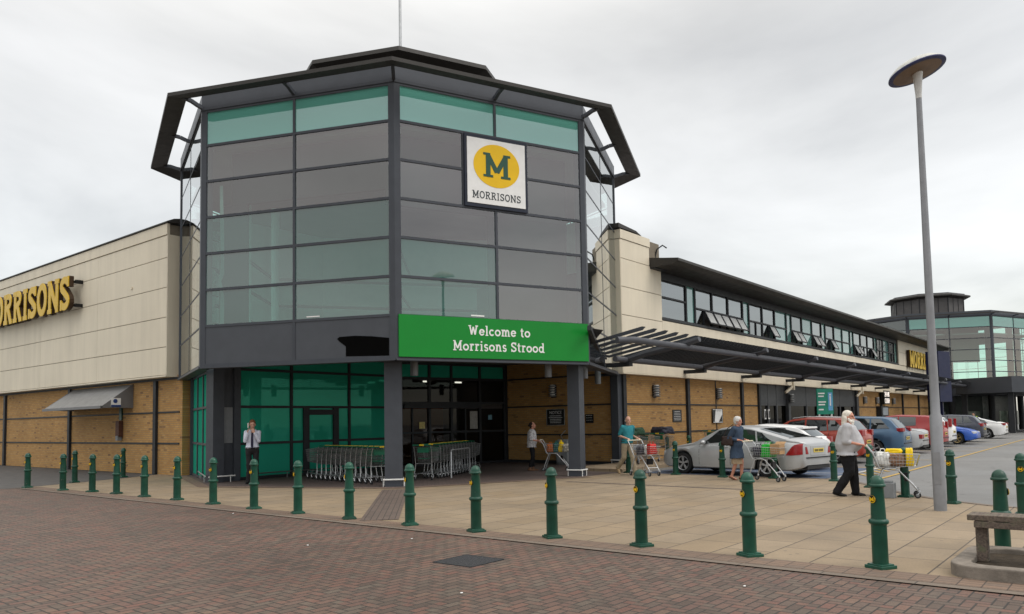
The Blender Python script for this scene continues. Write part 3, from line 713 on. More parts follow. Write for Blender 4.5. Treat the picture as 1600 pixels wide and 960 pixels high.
obj('door_screen_frame', f4, M_FRAMED, tw)
for s0, s1 in ((.11, 1.5), (1.6, 2.5), (2.6, 3.85), (3.95, Ld - .11)):
    obj('screen_pane', fquad(DW, s0, s1, 3.41, 3.88, 0), M_GLG, tw)
    obj('door_pane', fquad(DW, s0, s1, 2.47, 3.31, 0), M_GLDARK, tw)
    obj('door_pane', fquad(DW, s0, s1, .1, 2.2, -.02), M_GLDARK, tw)
# lobby behind the doors
lo = MB(); lo.box(19.5, 26.6, 0, 27.5, 26.8, 4); lo.box(27.4, 20.2, 0, 27.6, 26.6, 4); lo.box(14.3, 26.0, 0, 19.5, 26.2, 3.9)
obj('lobby_wall', lo, plain('lobby_wall', (.17, .12, .085), .8, 0, .1, 2), tw)
lo = MB(); lo.box(21.8, 24.0, 0, 24.8, 24.2, 2.3); obj('lobby_board', lo, plain('orange_board', (.30, .09, .02), .6, 0, .1, 2), tw)
lo = MB(); lo.box(14.3, 21.8, 3.4, 27.4, 26.6, 3.5); obj('lobby_ceiling', lo, M_ROOM, tw)
lt = MB()
for x, y in ((20.6, 23.2), (22.6, 22.8), (24.3, 22.6), (21.2, 24.6)): lt.box(x - .16, y - .05, 3.34, x + .16, y + .05, 3.395)
obj('lobby_tube', lt, M_LIT, tw)
def note(name, F, s0, s1, z0, z1, mat, o=.03): m = MB(); fbox(m, F, s0, s1, z0, z1, .0 + o, o + .012); return m
pp = note('p', DW, 3.42, 3.78, .95 + .45, 2.1, None, .0); obj('door_poster', pp, plain('grey_poster', (.35, .34, .32), .6, 0, .2, 12), tw)
pp = note('p', DW, 4.3, 4.5, 1.75, 1.95, None, .0); obj('door_sticker', pp, plain('blue_sticker', (.15, .3, .38), .6, 0, .3, 30), tw)
pp = note('p', DW, 1.1, 1.35, 1.45, 1.7, None, .0); obj('door_sticker', pp, plain('yellow_sticker', (.6, .5, .2), .6, 0, .4, 30), tw)
# roof mast
ms = MB(); q = oct_pt(225, 2.4); ms.cyl((q.x, q.y, 13.6), (q.x, q.y, 19.5), .05, .04, n=8)
obj('roof_mast', ms, M_GALV, smooth=40, label='thin grey mast standing on the tower roof', cat='mast')

# ---- the M sign
sgn = empty('logo_sign', (0, 0, 0), 0, 'square white sign with a dark M on a yellow oval, high on the tower glass', 'sign')
m = MB(); fbox(m, F225, 1.99, 3.945, 7.56, 9.58, .0, .09); obj('sign_frame', m, plain('sign_edge', (.02, .025, .04), .4), sgn)
m = MB(); fbox(m, F225, 2.06, 3.875, 7.66, 9.49, .085, .105); obj('white_board', m, M_WHITE, sgn)
A, B, t, n = F225
cz, cs = 8.76, 2.965
m = MB(); m.extr([A + t * (cs + .72 * math.cos(R(a))) + Vector((0, 0, cz + .61 * math.sin(R(a)))) + n * .106 for a in range(0, 360, 6)], n * .006); obj('yellow_oval', m, M_YELW, sgn)
m = MB(); lettering(m, 'M', A + t * 2.53 + Vector((0, 0, 8.43)) + n * .113, t, n, .68, w=.17, sh=.095, sp=0, d1=.006, width=.88); obj('letter', m, M_LETG, sgn)
m = MB(); lettering(m, 'MORRISONS', A + t * 2.2 + Vector((0, 0, 7.80)) + n * .106, t, n, .205, w=.14, sh=.09, sp=.07, d1=.005, width=1.52); obj('letter', m, plain('logo_grey', (.035, .045, .05), .4), sgn)
# ---- welcome banner
bn = empty('welcome_banner', (0, 0, 0), 0, 'long green banner with white welcome lettering across the tower corner', 'banner')
m = MB(); fbox(m, F225, .06, 5.92, 3.375, 4.475, .035, .085); obj('green_board', m, M_BGRN, bn)
m = MB()
lettering(m, 'Welcome to', A + t * 2.02 + Vector((0, 0, 4.0)) + n * .086, t, n, .27, w=.155, sh=.10, sp=.07, d1=.005, width=1.93)
lettering(m, 'Morrisons Strood', A + t * 1.57 + Vector((0, 0, 3.58)) + n * .086, t, n, .27, w=.155, sh=.10, sp=.07, d1=.005, width=2.84)
obj('lettering', m, M_WHITE, bn)

# ---------------------------------------------------------------- left wing
lw = empty('left_wing', (13.67, 26, 0), 0, 'long store wing with cream cladding above yellow brick, left of the tower', 'building')
def wobj(name, mb, mat, root, **k):
    o = obj(name, mb, mat, root, **k); o.matrix_parent_inverse = Matrix.Translation(root.location).inverted(); return o
m = MB(); m.box(13.67, 25.72, 0, 13.95, 70, 3.5); wobj('brick_wall', m, M_WBY, lw)
m = MB()
for y in (27.53, 34.9, 42.3, 49.7): q = MB(); q.box(13.57, y - .1, 0, 13.69, y + .1, 3.33); wobj('wall_post', q, M_FRAMED, lw)
for z in (1.1, 2.2): q = MB(); q.box(13.64, 25.9, z - .028, 13.69, 69, z + .028); wobj('wall_rail', q, M_FRAMED, lw)
m.box(13.62, 25.9, 3.34, 13.69, 69, 3.42)
wobj('wall_head', m, M_FRAMED, lw)
m = MB(); ys = [26.12, 31.6, 37.2, 42.8, 48.4, 54, 60, 69]; zs = [3.48, 4.46, 5.5, 6.55, 7.6, 8.4]
m.box(13.325, 26.13, 3.46, 13.9, 69, 8.78)
wobj('cladding_back', m, plain('joint_shadow', (.2, .17, .13), .8), lw)
m = MB()
for i in range(len(ys) - 1):
    for j in range(len(zs) - 1): m.box(13.28, ys[i] + (.006 if i else 0), zs[j] + .012, 13.33, ys[i + 1] - .006, zs[j + 1] - .012)
m.box(13.25, 26.09, 8.412, 13.35, 69, 8.80); m.box(13.28, 26.085, 3.47, 13.92, 26.13, 8.41)
m.box(13.25, 26.08, 3.42, 13.9, 69, 3.472)
wobj('cladding', m, M_CREAM, lw)
m = MB(); pr_ = [(13.2, 8.86), (13.45, 8.98), (14.2, 9.12), (16, 9.25), (16, 9.0), (14.2, 8.88), (13.2, 8.82)]
m.extr([(x, 26.0, z) for x, z in pr_], (0, 43, 0)); wobj('roof_edge', m, M_SOFF, lw)
m = MB(); m.box(13.9, 27.5, 3.5, 40, 69, 8.6); m.box(13.95, 27.3, 0, 40, 69, 3.45); wobj('rear_mass', m, M_ROOM, lw)
m = MB(); m.box(13.24, 28.68, 6.78, 13.29, 28.78, 6.86); wobj('vent_cap', m, M_CREAM, lw)
# raised letters, right end at the tower
fs = empty('raised_sign', (13.1, 33.3, 6.5), 0, 'row of big yellow raised letters on the cream left wall', 'sign')
gl = lettering(None, 'MORRISONS', (12.98, 42.75, 6.45), (0, -1, 0), (-1, 0, 0), 1.38, w=.235, sh=.17, sp=.05, d0=0, d1=.17, width=9.7, eps=.002)
gf = lettering(None, 'MORRISONS', (12.81, 42.75, 6.45), (0, -1, 0), (-1, 0, 0), 1.38, w=.205, sh=.14, sp=.05, d0=0, d1=.03, width=9.7, eps=.002)
for (ch, mb_), (c2, mf) in zip(gl, gf):
    o = wobj('letter', mb_, plain('letter_return', (.05, .028, .015), .5), fs)
    f = obj('letter_face', mf, M_YEL, o)
m = MB(); m.box(12.99, 33.0, 7.55, 13.05, 45, 7.63); m.box(12.99, 33.0, 6.6, 13.05, 45, 6.68)
for y in (32.95, 36, 39, 42): m.box(12.99, y, 7.52, 13.28, y + .1, 7.66); m.box(12.99, y, 6.57, 13.28, y + .1, 6.7)
wobj('letter_rail', m, M_BLACK, fs)

# canopy over the cash window
tc_ = empty('sloping_canopy', (13.5, 30, 2.7), 0, 'grey sloping sheet-metal canopy on the left brick wall', 'canopy')
y0, y1 = 29.35, 34.6
m = MB(); pf = [(13.66, 3.28), (13.62, 3.3), (12.55, 2.5), (12.5, 2.42), (13.66, 2.42)]
m.extr([(12.55, y0, 2.5), (13.66, y0, 3.3), (13.66, y0, 3.24), (12.57, y0, 2.44)], (0, y1 - y0, 0)); wobj('canopy_sheet', m, plain('canopy_sheet', (.25, .25, .25), .42, .2, .12, 3), tc_)
m = MB()
for y in (y0 - .03, y1): m.extr([(12.55, y, 2.5), (13.66, y, 3.32), (13.66, y, 2.42), (12.5, y, 2.42)], (0, .03, 0))
m.box(12.47, y0 - .03, 2.4, 12.55, y1 + .03, 2.5)
wobj('canopy_cheek', m, plain('canopy_cheek', (.17, .17, .175), .45, .2, .08, 3), tc_)
m = MB(); m.box(12.85, y0 - .042, 2.46, 13.2, y0 - .031, 2.78); wobj('label_plate', m, M_WHITE, tc_)
m = MB(); m.box(12.85, y0 - .05, 2.46, 13.2, y0 - .043, 2.53); m.cyl((13.0, y0 - .05, 2.67), (13.0, y0 - .043, 2.67), .08, n=14); wobj('label_mark', m, plain('label_blue', (.03, .06, .2), .4), tc_)

def wall_lamp(x, y, z, face, lab, s=1.25):
    e_ = empty('wall_lamp', (x, y, z), {'-x': 0, '-y': R(90)}[face], lab, 'wall lamp', 'grey louvred wall lamps on the brick')
    m = MB(); m.box(-.02, -.1 * s, -.2 * s, .0, .1 * s, .2 * s); obj('back_plate', m, M_FRAMED, e_)
    m = MB(); 
    for k in range(5): m.lathe([(.10 * s, -.17 * s + .075 * s * k), (.125 * s, -.15 * s + .075 * s * k), (.125 * s, -.135 * s + .075 * s * k), (.08 * s, -.12 * s + .075 * s * k)], 12, (-.1, 0, 0))
    obj('louvre', m, M_GREYPL, e_)
    m = MB(); m.cyl((-.1, 0, -.16 * s), (-.1, 0, .2 * s), .075 * s, n=12); obj('diffuser', m, M_WHITE, e_)
    return e_
wall_lamp(13.66, 34.77 - .8, 2.75, '-x', 'grey louvred lamp on the left brick wall beside the sloping canopy')
ph = empty('wall_box', (13.66, 30.26, 1.7), 0, 'small brown box with a green plate on the left brick wall', 'wall box')
m = MB(); m.box(-.16, -.14, -.35, 0, .14, .25); obj('box_body', m, plain('rust_box', (.10, .045, .03), .6, 0, .3, 8), ph)
m = MB(); m.box(-.05, -.1, .27, 0, .1, .85); obj('green_plate', m, M_BOLL, ph)
m = MB(); m.box(-.18, -.09, -.5, -.02, .09, -.32); obj('tray', m, M_GREYPL, ph)

# ---------------------------------------------------------------- right wing
rw = empty('right_wing', (25, 14.83, 0), 0, 'long two-storey store wing with cream bands and a strip of windows, right of the tower', 'building')
for a, b in ((24.7, 38), (55.4, 78)): m = MB(); m.box(a, 14.83, .1, b, 15.1, 3.36); wobj('brick_wall', m, M_WBX, rw)
m = MB()
for x in (24.85, 30.07, 35.8, 37.95, 55.35, 61.5, 68.2, 74): q = MB(); q.box(x - .11, 14.72, .1, x + .11, 14.84, 3.34); wobj('wall_post', q, M_FRAMED, rw)
m.box(32.9, 14.8, .1, 32.95, 14.84, 3.34)
wobj('wall_post', m, M_FRAMED, rw)
for z in (1.12, 2.24):
    for a, b in ((24.8, 38), (55.4, 78)): m = MB(); m.box(a, 14.79, z - .028, b, 14.85, z + .028); wobj('wall_rail', m, M_FRAMED, rw)
CX0 = 24.42
m = MB()
m.box(CX0 + .02, 14.57, 3.36, 82, 15.05, 5.58); m.box(CX0 + .02, 14.57, 5.58, 27.5, 15.05, 8.6); m.box(66.4, 14.57, 5.6, 82, 15.05, 7.7)
wobj('cladding_back', m, plain('joint_shadow', (.2, .17, .13), .8), rw)
m = MB()
def panel_row(x0, x1, z0, z1, step, off=0):
    xs = [x0]; x = x0 + off if off else x0 + step
    while x < x1 - .3: xs.append(x); x += step
    xs.append(x1)
    for a, b in zip(xs[:-1], xs[1:]): m.box(a + .006, 14.52, z0 + .012, b - .006, 14.575, z1 - .012)
panel_row(CX0, 27.52, 4.46, 5.5, 9); panel_row(27.52, 82, 4.46, 5.56, 5.93, 5.0); panel_row(CX0, 82, 3.37, 4.44, 5.93, 5.3)
for z0, z1 in ((5.5, 6.55), (6.55, 7.6)): panel_row(CX0, 27.52, z0, z1, 9)
panel_row(CX0, 26.6, 7.6, 8.32, 9); m.box(CX0 - .02, 14.49, 8.33, 26.62, 15.1, 8.66)
panel_row(66.42, 82, 5.58, 6.6, 6); panel_row(66.42, 82, 6.6, 7.6, 6)
m.box(CX0 - .03, 14.5, 3.33, 82, 14.8, 3.375); m.box(CX0 - .02, 14.53, 3.38, CX0 + .02, 15.1, 8.3)
m.box(26.58, 14.54, 7.62, 26.62, 15.1, 8.34)
wobj('cladding', m, M_CREAM, rw)
m = MB(); m.extr([(CX0 - .1, 14.5, 8.72), (25.5, 14.5, 8.72), (26.0, 14.5, 8.68), (25.6, 14.5, 8.80), (CX0 - .1, 14.5, 8.88)], (0, 1.8, 0)); m.box(CX0, 14.75, 8.6, 25.6, 15.9, 8.72)
wobj('pier_cap', m, M_SOFF, rw)
m = MB(); m.box(24.9, 15.4, 3.5, 82, 30, 7.4); m.box(25.2, 16.5, 0, 82, 30, 3.4); m.box(24.6, 15.1, 3.5, 27.5, 16.6, 8.58); wobj('rear_mass', m, M_ROOM, rw)
# oversailing roof
m = MB(); prof = [(13.3, 7.66), (13.3, 7.76), (13.9, 7.84), (15.4, 8.06), (17, 8.3), (17, 7.7), (14.95, 7.52), (13.6, 7.56)]
m.extr([(26.62, y, z) for y, z in prof], (82.5 - 26.62, 0, 0)); wobj('roof', m, M_SOFF, rw)
m = MB(); m.box(26.64, 14.3, 7.5, 27.6, 14.75, 7.56); m.tube([(27.2, 14.6, 8.0), (27.2, 14.5, 8.35), (27.3, 14.3, 8.5), (27.45, 14.2, 8.4)], .03, 6)
wobj('roof_fitting', m, M_FRAMED, rw)
# strip of windows
ZS, ZM, ZT = 5.66, 6.38, 7.3
def wbox(mb, x0, x1, z0, z1, y0, y1): mb.box(x0, y0, z0, x1, y1, z1)
m = MB(); wbox(m, 27.5, 66.42, 5.58, ZS, 14.5, 14.8); wbox(m, 27.5, 66.42, 7.3, 7.56, 14.62, 14.78)
wobj('window_sill', m, M_FRAMED, rw)
def strip_window(x0, x1, kind, openl=0):
    f = MB(); b = .045
    wbox(f, x0, x0 + b, ZS, ZT, 14.6, 14.72); wbox(f, x1 - b, x1, ZS, ZT, 14.6, 14.72); wbox(f, x0 + b, x1 - b, ZT - .06, ZT, 14.6, 14.72); wbox(f, x0 + b, x1 - b, ZS, ZS + .06, 14.6, 14.72)
    w = wobj('window', f, M_FRAMED, rw)
    def pane(a, c, z0, z1, mat, nm='pane'): obj(nm, MB().add([(a, 14.65, z0), (c, 14.65, z0), (c, 14.65, z1), (a, 14.65, z1)], [(0, 1, 2, 3)]), mat, w)
    if kind == 'teal': pane(x0 + b, x1 - b, ZS + .06, ZT - .06, M_GLTEAL); return
    fm = MB(); zt = ZM + (.15 if kind == 'big' else 0); wbox(fm, x0 + b, x1 - b, zt - .035, zt + .035, 14.59, 14.72)
    mat = M_GLTEAL if kind == 'tealbay' else M_GLB
    pane(x0 + b, x1 - b, zt + .035, ZT - .06, mat)
    if kind in ('big', 'tealbay'): pane(x0 + b, x1 - b, ZS + .06, zt - .035, mat)
    else:
        xm = (x0 + x1) / 2; wbox(fm, xm - .025, xm + .025, ZS + .06, zt - .035, 14.6, 14.7)
        for k, (a, c) in enumerate(((x0 + b, xm - .025), (xm + .025, x1 - b))):
            if openl & (1 << k):
                hz = zt - .04; hh = hz - ZS - .07; ang = R(26); s_, c_ = math.sin(ang), math.cos(ang)
                q = MB(); p = lambda x, d: (x, 14.6 - s_ * d, hz - c_ * d)
                for (e0, e1) in ((p(a, 0), p(a, hh)), (p(c, 0), p(c, hh)), (p(a, 0), p(c, 0)), (p(a, hh), p(c, hh))): q.obox(e0, e1, .05, .05, up=(0, -1, .4))
                obj('opening_light', q, M_FRAMED, w)
                obj('pane', MB().add([p(a, 0), p(c, 0), p(c, hh), p(a, hh)], [(0, 1, 2, 3)]), plain('painted_sky_pane', (.62, .63, .62), .12, 0, .03, 1, bstr=0), w)  # sky reflection put into the pale colour of the tilted pane
            else: pane(a, c, ZS + .06, zt - .035, mat)
    obj('transom', fm, M_FRAMED, w)
strip_window(27.54, 29.85, 'big'); strip_window(29.87, 30.68, 'teal')
pats = [(('g', 2), ('g', 3), ('g', 3)), (('g', 0), ('g', 2), ('t', 0)), (('g', 3), ('t', 0), ('g', 3)), (('g', 2), ('t', 0), ('t', 0)), (('g', 3), ('g', 0), ('g', 2)), (('g', 0), ('t', 0), ('g', 0))]
for k in range(6):
    s = 30.7 + 5.93 * k
    for j, (kd, op) in enumerate(pats[k]): strip_window(s + 1.72 * j + .01, s + 1.72 * (j + 1) - .01, 'bay' if kd == 'g' else 'tealbay', op)
    strip_window(s + 5.17, s + 5.92, 'teal')
m = MB(); m.box(27.6, 15.1, 5.6, 66.4, 15.3, 7.6); wobj('room_wall', m, M_ROOM, rw)
# shop front between the brick parts
m = MB()
for x in (38.1, 39.3, 40.5, 42.05, 45.2, 48.4, 51.6, 54.6, 55.2): m.box(x - .08, 14.82, .1, x + .08, 14.98, 3.36)
for x in (42.05, 55.1): m.box(x - .16, 14.7, .1, x + .16, 14.85, 3.36)
for z in (2.3, 3.28, .2): m.box(38, 14.84, z - .05, 55.3, 14.96, z + .05)
m.box(38.0, 14.83, 2.35, 55.2, 14.93, 3.25)
wobj('shopfront_frame', m, plain('shopfront_grey', (.05, .053, .058), .45), rw)
for a, b in ((38.2, 39.2), (39.4, 40.4), (40.6, 41.9), (42.2, 45.1), (45.3, 48.3), (48.5, 51.5), (51.7, 54.5)):
    wobj('shop_pane', MB().add([(a, 14.9, .2), (b, 14.9, .2), (b, 14.9, 2.3), (a, 14.9, 2.3)], [(0, 1, 2, 3)]), M_GLDARK, rw)
m = MB(); m.box(38, 16.2, 0, 55.4, 16.4, 3.3); wobj('shop_back', m, plain('shop_back', (.12, .085, .045), .8, 0, .5, 1.2), rw)
m = MB()
for x, z in ((38.6, 1.55), (39.1, 1.55)): m.box(x, 14.78, z, x + .22, 14.80, z + .5)
wobj('door_notice', m, M_WHITE, rw)
m = MB()
for x in (38.65, 39.15): m.box(x, 14.765, 1.62, x + .12, 14.778, 1.98)
wobj('door_notice_mark', m, M_BLACK, rw)
# louvred canopy
cp = empty('louvred_canopy', (20, 12.6, 3.8), 0, 'long dark steel louvred canopy running along the right wing', 'canopy')
m = MB(); xo0 = 19.5
m.tube([(19.45, 11.75, 3.98), (20, 11.5, 4.0), (67, 11.5, 4.03), (78, 11.5, 4.03)], .10, 10); wobj('outer_tube', m, M_STEEL, cp, smooth=40)
m = MB(); m.tube([(22.6, 13.75, 3.72), (78, 13.75, 3.74)], .10, 10); wobj('inner_tube', m, M_STEEL, cp, smooth=40)
for k in range(10):
    x = 23.4 + 5.93 * k
    m = MB(); m.tube([(x - .05, 11.0, 4.22), (x, 11.5, 4.12), (x, 13.0, 3.9), (x, 14.0, 3.66)], [.09, .11, .11, .11], 8); wobj('rafter', m, M_STEEL, cp, smooth=40)
    m = MB(); m.box(x - .12, 13.6, 3.5, x + .12, 14.52, 3.64); wobj('rafter_bracket', m, M_FRAMED, cp)
def blade(x, y0=11.05, dark=False):
    m = MB(); w = .03; hh = .07 if x < 23.6 else .11
    m.extr([(x - w, y0, 4.34), (x - w, y0 + .10, 4.32 - hh), (x - w, 14.1, 3.80 - hh * .4), (x - w, 14.1, 3.82 + hh * .4), (x - w, y0 + .1, 4.36)], (w * 2 * .7, 0, 0))
    return m
allb = []
x = 19.9
while x < 23.5: allb.append(x); x += .70
x = 23.7
while x < 52 and len(allb) < 98: allb.append(x); x += .30
first = None
for x in allb: wobj('blade', blade(x), M_FRAME if x < 23.6 else M_FRAMED, cp)
m = MB(); x = allb[-1] + .3
while x < 78: m.join(blade(x)); x += .30
o = wobj('far_blades', m, M_FRAMED, cp); o['kind'] = 'stuff'
m = MB(); m.extr([(19.0, 12.3, 4.33), (19.6, 12.3, 4.33), (20.9, 13.9, 3.78), (20.6, 13.9, 3.7)], (0, .08, -.05)); m.obox((18.6, 12.15, 4.3), (21.6, 13.7, 3.78), .12, .14); wobj('edge_brace', m, M_FRAMED, cp)
# cream struts under the band
for x in (42.1, 55.5): m = MB(); m.obox((x, 14.5, 3.3), (x - .6, 14.7, 2.95), .1, .12); m.box(x - .08, 14.42, 3.1, x + .08, 14.52, 4.0); wobj('strut', m, M_CREAM, cp)

# ---------------------------------------------------------------- far tower with its porch
ft = empty('far_tower', (89.1, 16.6, 0), 0, 'distant octagonal glass tower with a lantern roof at the end of the wing', 'tower')
ft.location = (0, 0, 0)
octower(ft, 89.1, 16.6, 9.15, False, (135, 180, 225, 270, 315, 0, 90))
m = MB(); m.prism([tuple(oct_pt(a, 8.7, 89.1, 16.6)[:2]) for a in range(0, 360, 45)], 3.3, 3.45); obj('floor_slab', m, M_FRAME, ft)
m = MB(); wallpanel(m, (84.5, 14.2), (86.5, 11.8), 6.6, 10.5, .2); wallpanel(m, (92, 24), (96, 18), 4, 10.5, .2); obj('interior_wall', m, M_ROOM, ft)
m = MB(); m.prism([tuple(oct_pt(a, 8.7, 89.1, 16.6)[:2]) for a in range(0, 360, 45)], 9.0, 9.1); obj('interior_ceiling', m, M_ROOM, ft)
m = MB()
for a in (180, 202.5, 225, 247.5, 270, 292.5): q = oct_pt(a, 8.6 if a % 45 == 0 else 8.0, 89.1, 16.6); m.cyl((q.x, q.y, 0), (q.x, q.y, 10.5), .28, n=12)
obj('column', m, M_FRAMED, ft)
m = MB()
for (a, r) in [(45 * q, 7.3) for q in range(8)]:
    A_, B_ = oct_pt(a, r, 89.1, 16.6), oct_pt(a + 45, r, 89.1, 16.6); m.obox((A_.x, A_.y, 1.65), (B_.x, B_.y, 1.65), .1, 3.2)
obj('ground_floor_wall', m, plain('far_shop_dark', (.04, .055, .05), .3, 0, .5, .6), ft)
m = MB()
for (a, r) in ((190, 7.5), (213, 7.5), (238, 7.5), (258, 7.5)):
    m = MB(); A_, B_ = oct_pt(a, r, 89.1, 16.6), oct_pt(a + 9, r, 89.1, 16.6); m.obox((A_.x, A_.y, 1.2), (B_.x, B_.y, 1.2), .06, 1.3); obj('shop_window', m, plain('far_shop_light', (.20, .25, .2), .2, 0, .5, 1.5), ft)
po = empty('porch', (76, 8, 0), 0, 'flat dark porch box in front of the distant tower', 'porch')
m = MB(); pp_ = [(76.5, 12.3), (74.8, 8.0), (82.6, 3.0), (92, 1.0), (92, 8), (84, 12.5)]
m.prism(pp_, 3.35, 4.65); wobj('porch_fascia', m, plain('porch_grey', (.055, .06, .07), .5, 0, .1, 1), po)
m = MB()
for x, y in ((75.6, 8.2), (78.4, 6.4), (81.0, 4.8), (83.0, 3.6), (87, 2.6), (77.2, 11.8)): m = MB(); m.box(x - .2, y - .2, 0, x + .2, y + .2, 3.4); wobj('porch_column', m, M_FRAMED, po)
gs = empty('small_green_sign', (0, 0, 0), 0, 'small green sign on the distant porch fascia', 'sign')
FP = face_frame(Vector((74.8, 8.0, 0)), Vector((82.6, 3.0, 0)))
m = MB(); fbox(m, FP, 3.6, 6.4, 3.3, 4.72, .01, .08); obj('sign_board', m, plain('far_sign_green', (.03, .19, .08), .5), gs)
m = MB(); fbox(m, FP, 4.6, 5.4, 4.2, 4.42, .085, .1); fbox(m, FP, 4.3, 5.7, 3.62, 3.8, .085, .1); obj('sign_text_line', m, M_WHITE, gs)
nv = empty('navy_projecting_sign', (67.6, 12, 0), 0, 'tall dark navy panel box behind the lamp post', 'sign')
m = MB(); m.box(-.8, -.5, 2.6, .8, .5, 6.5); m.xf(Matrix.Rotation(R(-20), 4, 'Z')); obj('panel_box', m, M_NAVY, nv)
m = MB(); m.box(-.2, -.2, 0, .2, .2, 2.62); obj('post', m, M_NAVY, nv)
rs = empty('wing_raised_sign', (71.5, 14.3, 5.4), 0, 'yellow raised letters on the cream end of the right wing', 'sign')
gl = lettering(None, 'MORRISONS', (68.9, 14.45, 5.5), (1, 0, 0), (0, -1, 0), 1.4, w=.235, sh=.17, sp=.05, d0=0, d1=.2, width=10.4, eps=.002)
gf = lettering(None, 'MORRISONS', (68.9, 14.25, 5.5), (1, 0, 0), (0, -1, 0), 1.4, w=.205, sh=.14, sp=.05, d0=0, d1=.03, width=10.4, eps=.002)
for (ch, mb_), (c2, mf) in zip(gl, gf):
    o = wobj('letter', mb_, plain('letter_return', (.05, .028, .015), .5), rs); obj('letter_face', mf, M_YEL, o)
for x, y, z, l in ((27.19, 14.8, 2.74, 'first grey louvred lamp on the right wing brick, nearest the tower'), (33.07, 14.8, 2.74, 'second grey louvred lamp on the right wing brick, above the white poster'),
                   (42.05, 14.66, 2.62, 'grey louvred lamp on the shopfront post beside the entrance doors'), (57.0, 14.8, 2.7, 'grey lamp left of the cash sign on the far brick'), (60.2, 14.8, 2.7, 'grey lamp just left of the lit cash sign'), (65.0, 14.8, 2.7, 'grey lamp right of the lit cash sign')):
    wall_lamp(x, y, z, '-y', l)
wall_lamp(24.64, 17.81, 2.81, '-x', 'grey louvred lamp on the shaded brick wall above the notice board')

# ---------------------------------------------------------------- bollards
def badge_text(mb, rot_z, z):
    pass
def make_bollard():
    b = empty('bollard', (0, 0, 0))
    m = MB(); m.box(-.115, -.115, 0, .115, .115, .035); m.box(-.095, -.095, .03, .095, .095, .05); obj('base_plate', m, M_BOLL, b, bevel=.006)
    prof = [(.082, .04), (.08, .46), (.084, .47), (.098, .48), (.103, .492), (.103, .508), (.096, .52), (.078, .53), (.066, .86), (.07, .87), (.088, .878), (.091, .89), (.086, .903), (.078, .908), (.076, .93), (.066, .957), (.048, .98), (.024, .994), (.006, .998)]
    m = MB(); m.lathe(prof, 28); obj('post', m, M_BOLL, b, smooth=50)
    # badge disc on the forecourt side (-x) with a small raised letter
    m = MB(); m.cyl((-.066, 0, .745), (-.080, 0, .742), .04, n=20); d = obj('badge', m, M_BLACK, b)
    m = MB(); m.tube([(-.0805, .0375 * math.cos(R(a)), .742 + .0375 * math.sin(R(a))) for a in range(0, 360, 24)], .004, 6, closed=True)
    lettering(m, 'M', (-.0805, .03, .722), (0, -1, 0), (-1, 0, 0), .042, w=.22, sh=.13, sp=0, d1=.004, width=.056)
    obj('badge_mark', m, M_YELW, d)
    return b
b0 = make_bollard()
FRONT = [2.27, 3.71, 5.14, 6.55, 7.89, 9.31, 10.85, 12.38, 13.88, 15.53, 17.21, 18.75, 20.35, 22.1, 23.7, 25.35]
blab = ['green bollard standing closest to the camera, in front of the bearded man', 'green bollard on the kerb in front of the woman in the blue coat', 'green bollard on the kerb below the man in the turquoise shirt',
        'green bollard on the kerb in front of the right entrance column', 'green bollard on the kerb in front of the dark entrance doors', 'green bollard on the kerb just right of the tower corner column, with a pale scratch',
        'green bollard on the kerb in front of the left row of nested trolleys', 'green bollard on the kerb in front of the left end of the trolley rows', 'green bollard on the kerb in front of the man on the phone',
        'green bollard on the kerb in front of the grey pier', 'green bollard on the kerb in front of the green side glazing', 'green bollard on the kerb before the brick end next to the tower',
        'green bollard on the kerb below the small brown wall box', 'green bollard on the kerb, third from the left edge', 'green bollard on the kerb, second from the left edge', 'leftmost green bollard on the kerb']
US = [9.10, 9.05, 8.99, 8.95, 8.84, 8.82, 8.83, 8.86, 8.89, 8.96, 9.04, 9.03, 9.05, 8.85, 8.72, 8.66]
BG = 'green cast bollards round the pavement'
US[13] = 9.0; 
spots = [(u, v, l) for u, v, l in zip(US, FRONT, blab)]
spots[12] = (9.07, 20.31, blab[12]); spots[13] = (9.0, 21.55, blab[13]); spots[14] = (8.8, 22.9, blab[14]); spots[15] = (8.66, 25.0, blab[15])
spots += [(10.33, 26.0, 'green bollard at the asphalt edge near the left wall, further left of two'), (12.27, 27.0, 'green bollard at the asphalt edge right under the small brown wall box'),
          (21.14, 12.48, 'green bollard behind the legs of the man in turquoise'), (20.98, 10.78, 'green bollard in front of the front wheel of the silver car'), (20.6, 9.15, 'green bollard in front of the silver car door, left of the woman in blue'),
          (20.74, 7.74, 'green bollard beside the silver car rear wheel, behind the trolley of the woman in blue'), (20.55, 6.13, 'green bollard in front of the red car, left of the bearded man'), (19.07, 4.89, 'green bollard right behind the bearded man and his trolley'),
          (17.15, 3.75, 'green bollard behind the trolley of the bearded man, with a grey box at its foot'), (16.3, 2.78, 'green bollard just right of the lamp post'), (10.57, 1.31, 'big green bollard behind the wooden bench rail'),
          (15.0, 1.55, 'further green bollard seen behind the one at the wooden bench'), (26.43, 13.9, 'green bollard by the brick wall, left of the silver car bonnet'), (28.4, 13.99, 'green bollard by the wall post behind the silver car bonnet')]
for i, (u, v, l) in enumerate(spots):
    rz = random.uniform(-.25, .1) + (R(-20) if i < 8 else R(12) if i < 16 else 0)
    if i == 26: rz = R(120)
    if i == 0: b0.location = (u, v, 0); b0.rotation_euler.z = rz; tag(b0, l, 'bollard', BG)
    else: copy_tree(b0, None, (u, v, 0), rz, l, BG)['category'] = 'bollard'
m = MB(); m.box(-.1, -.13, 0, .1, .13, .3); m.box(-.06, -.09, .3, .06, .09, .34)
obj('ground_box', m, M_GREYPL, bevel=.01, label='small grey box on the ground beside a bollard behind the trolley', cat='box').location = (16.85, 4.0, 0)

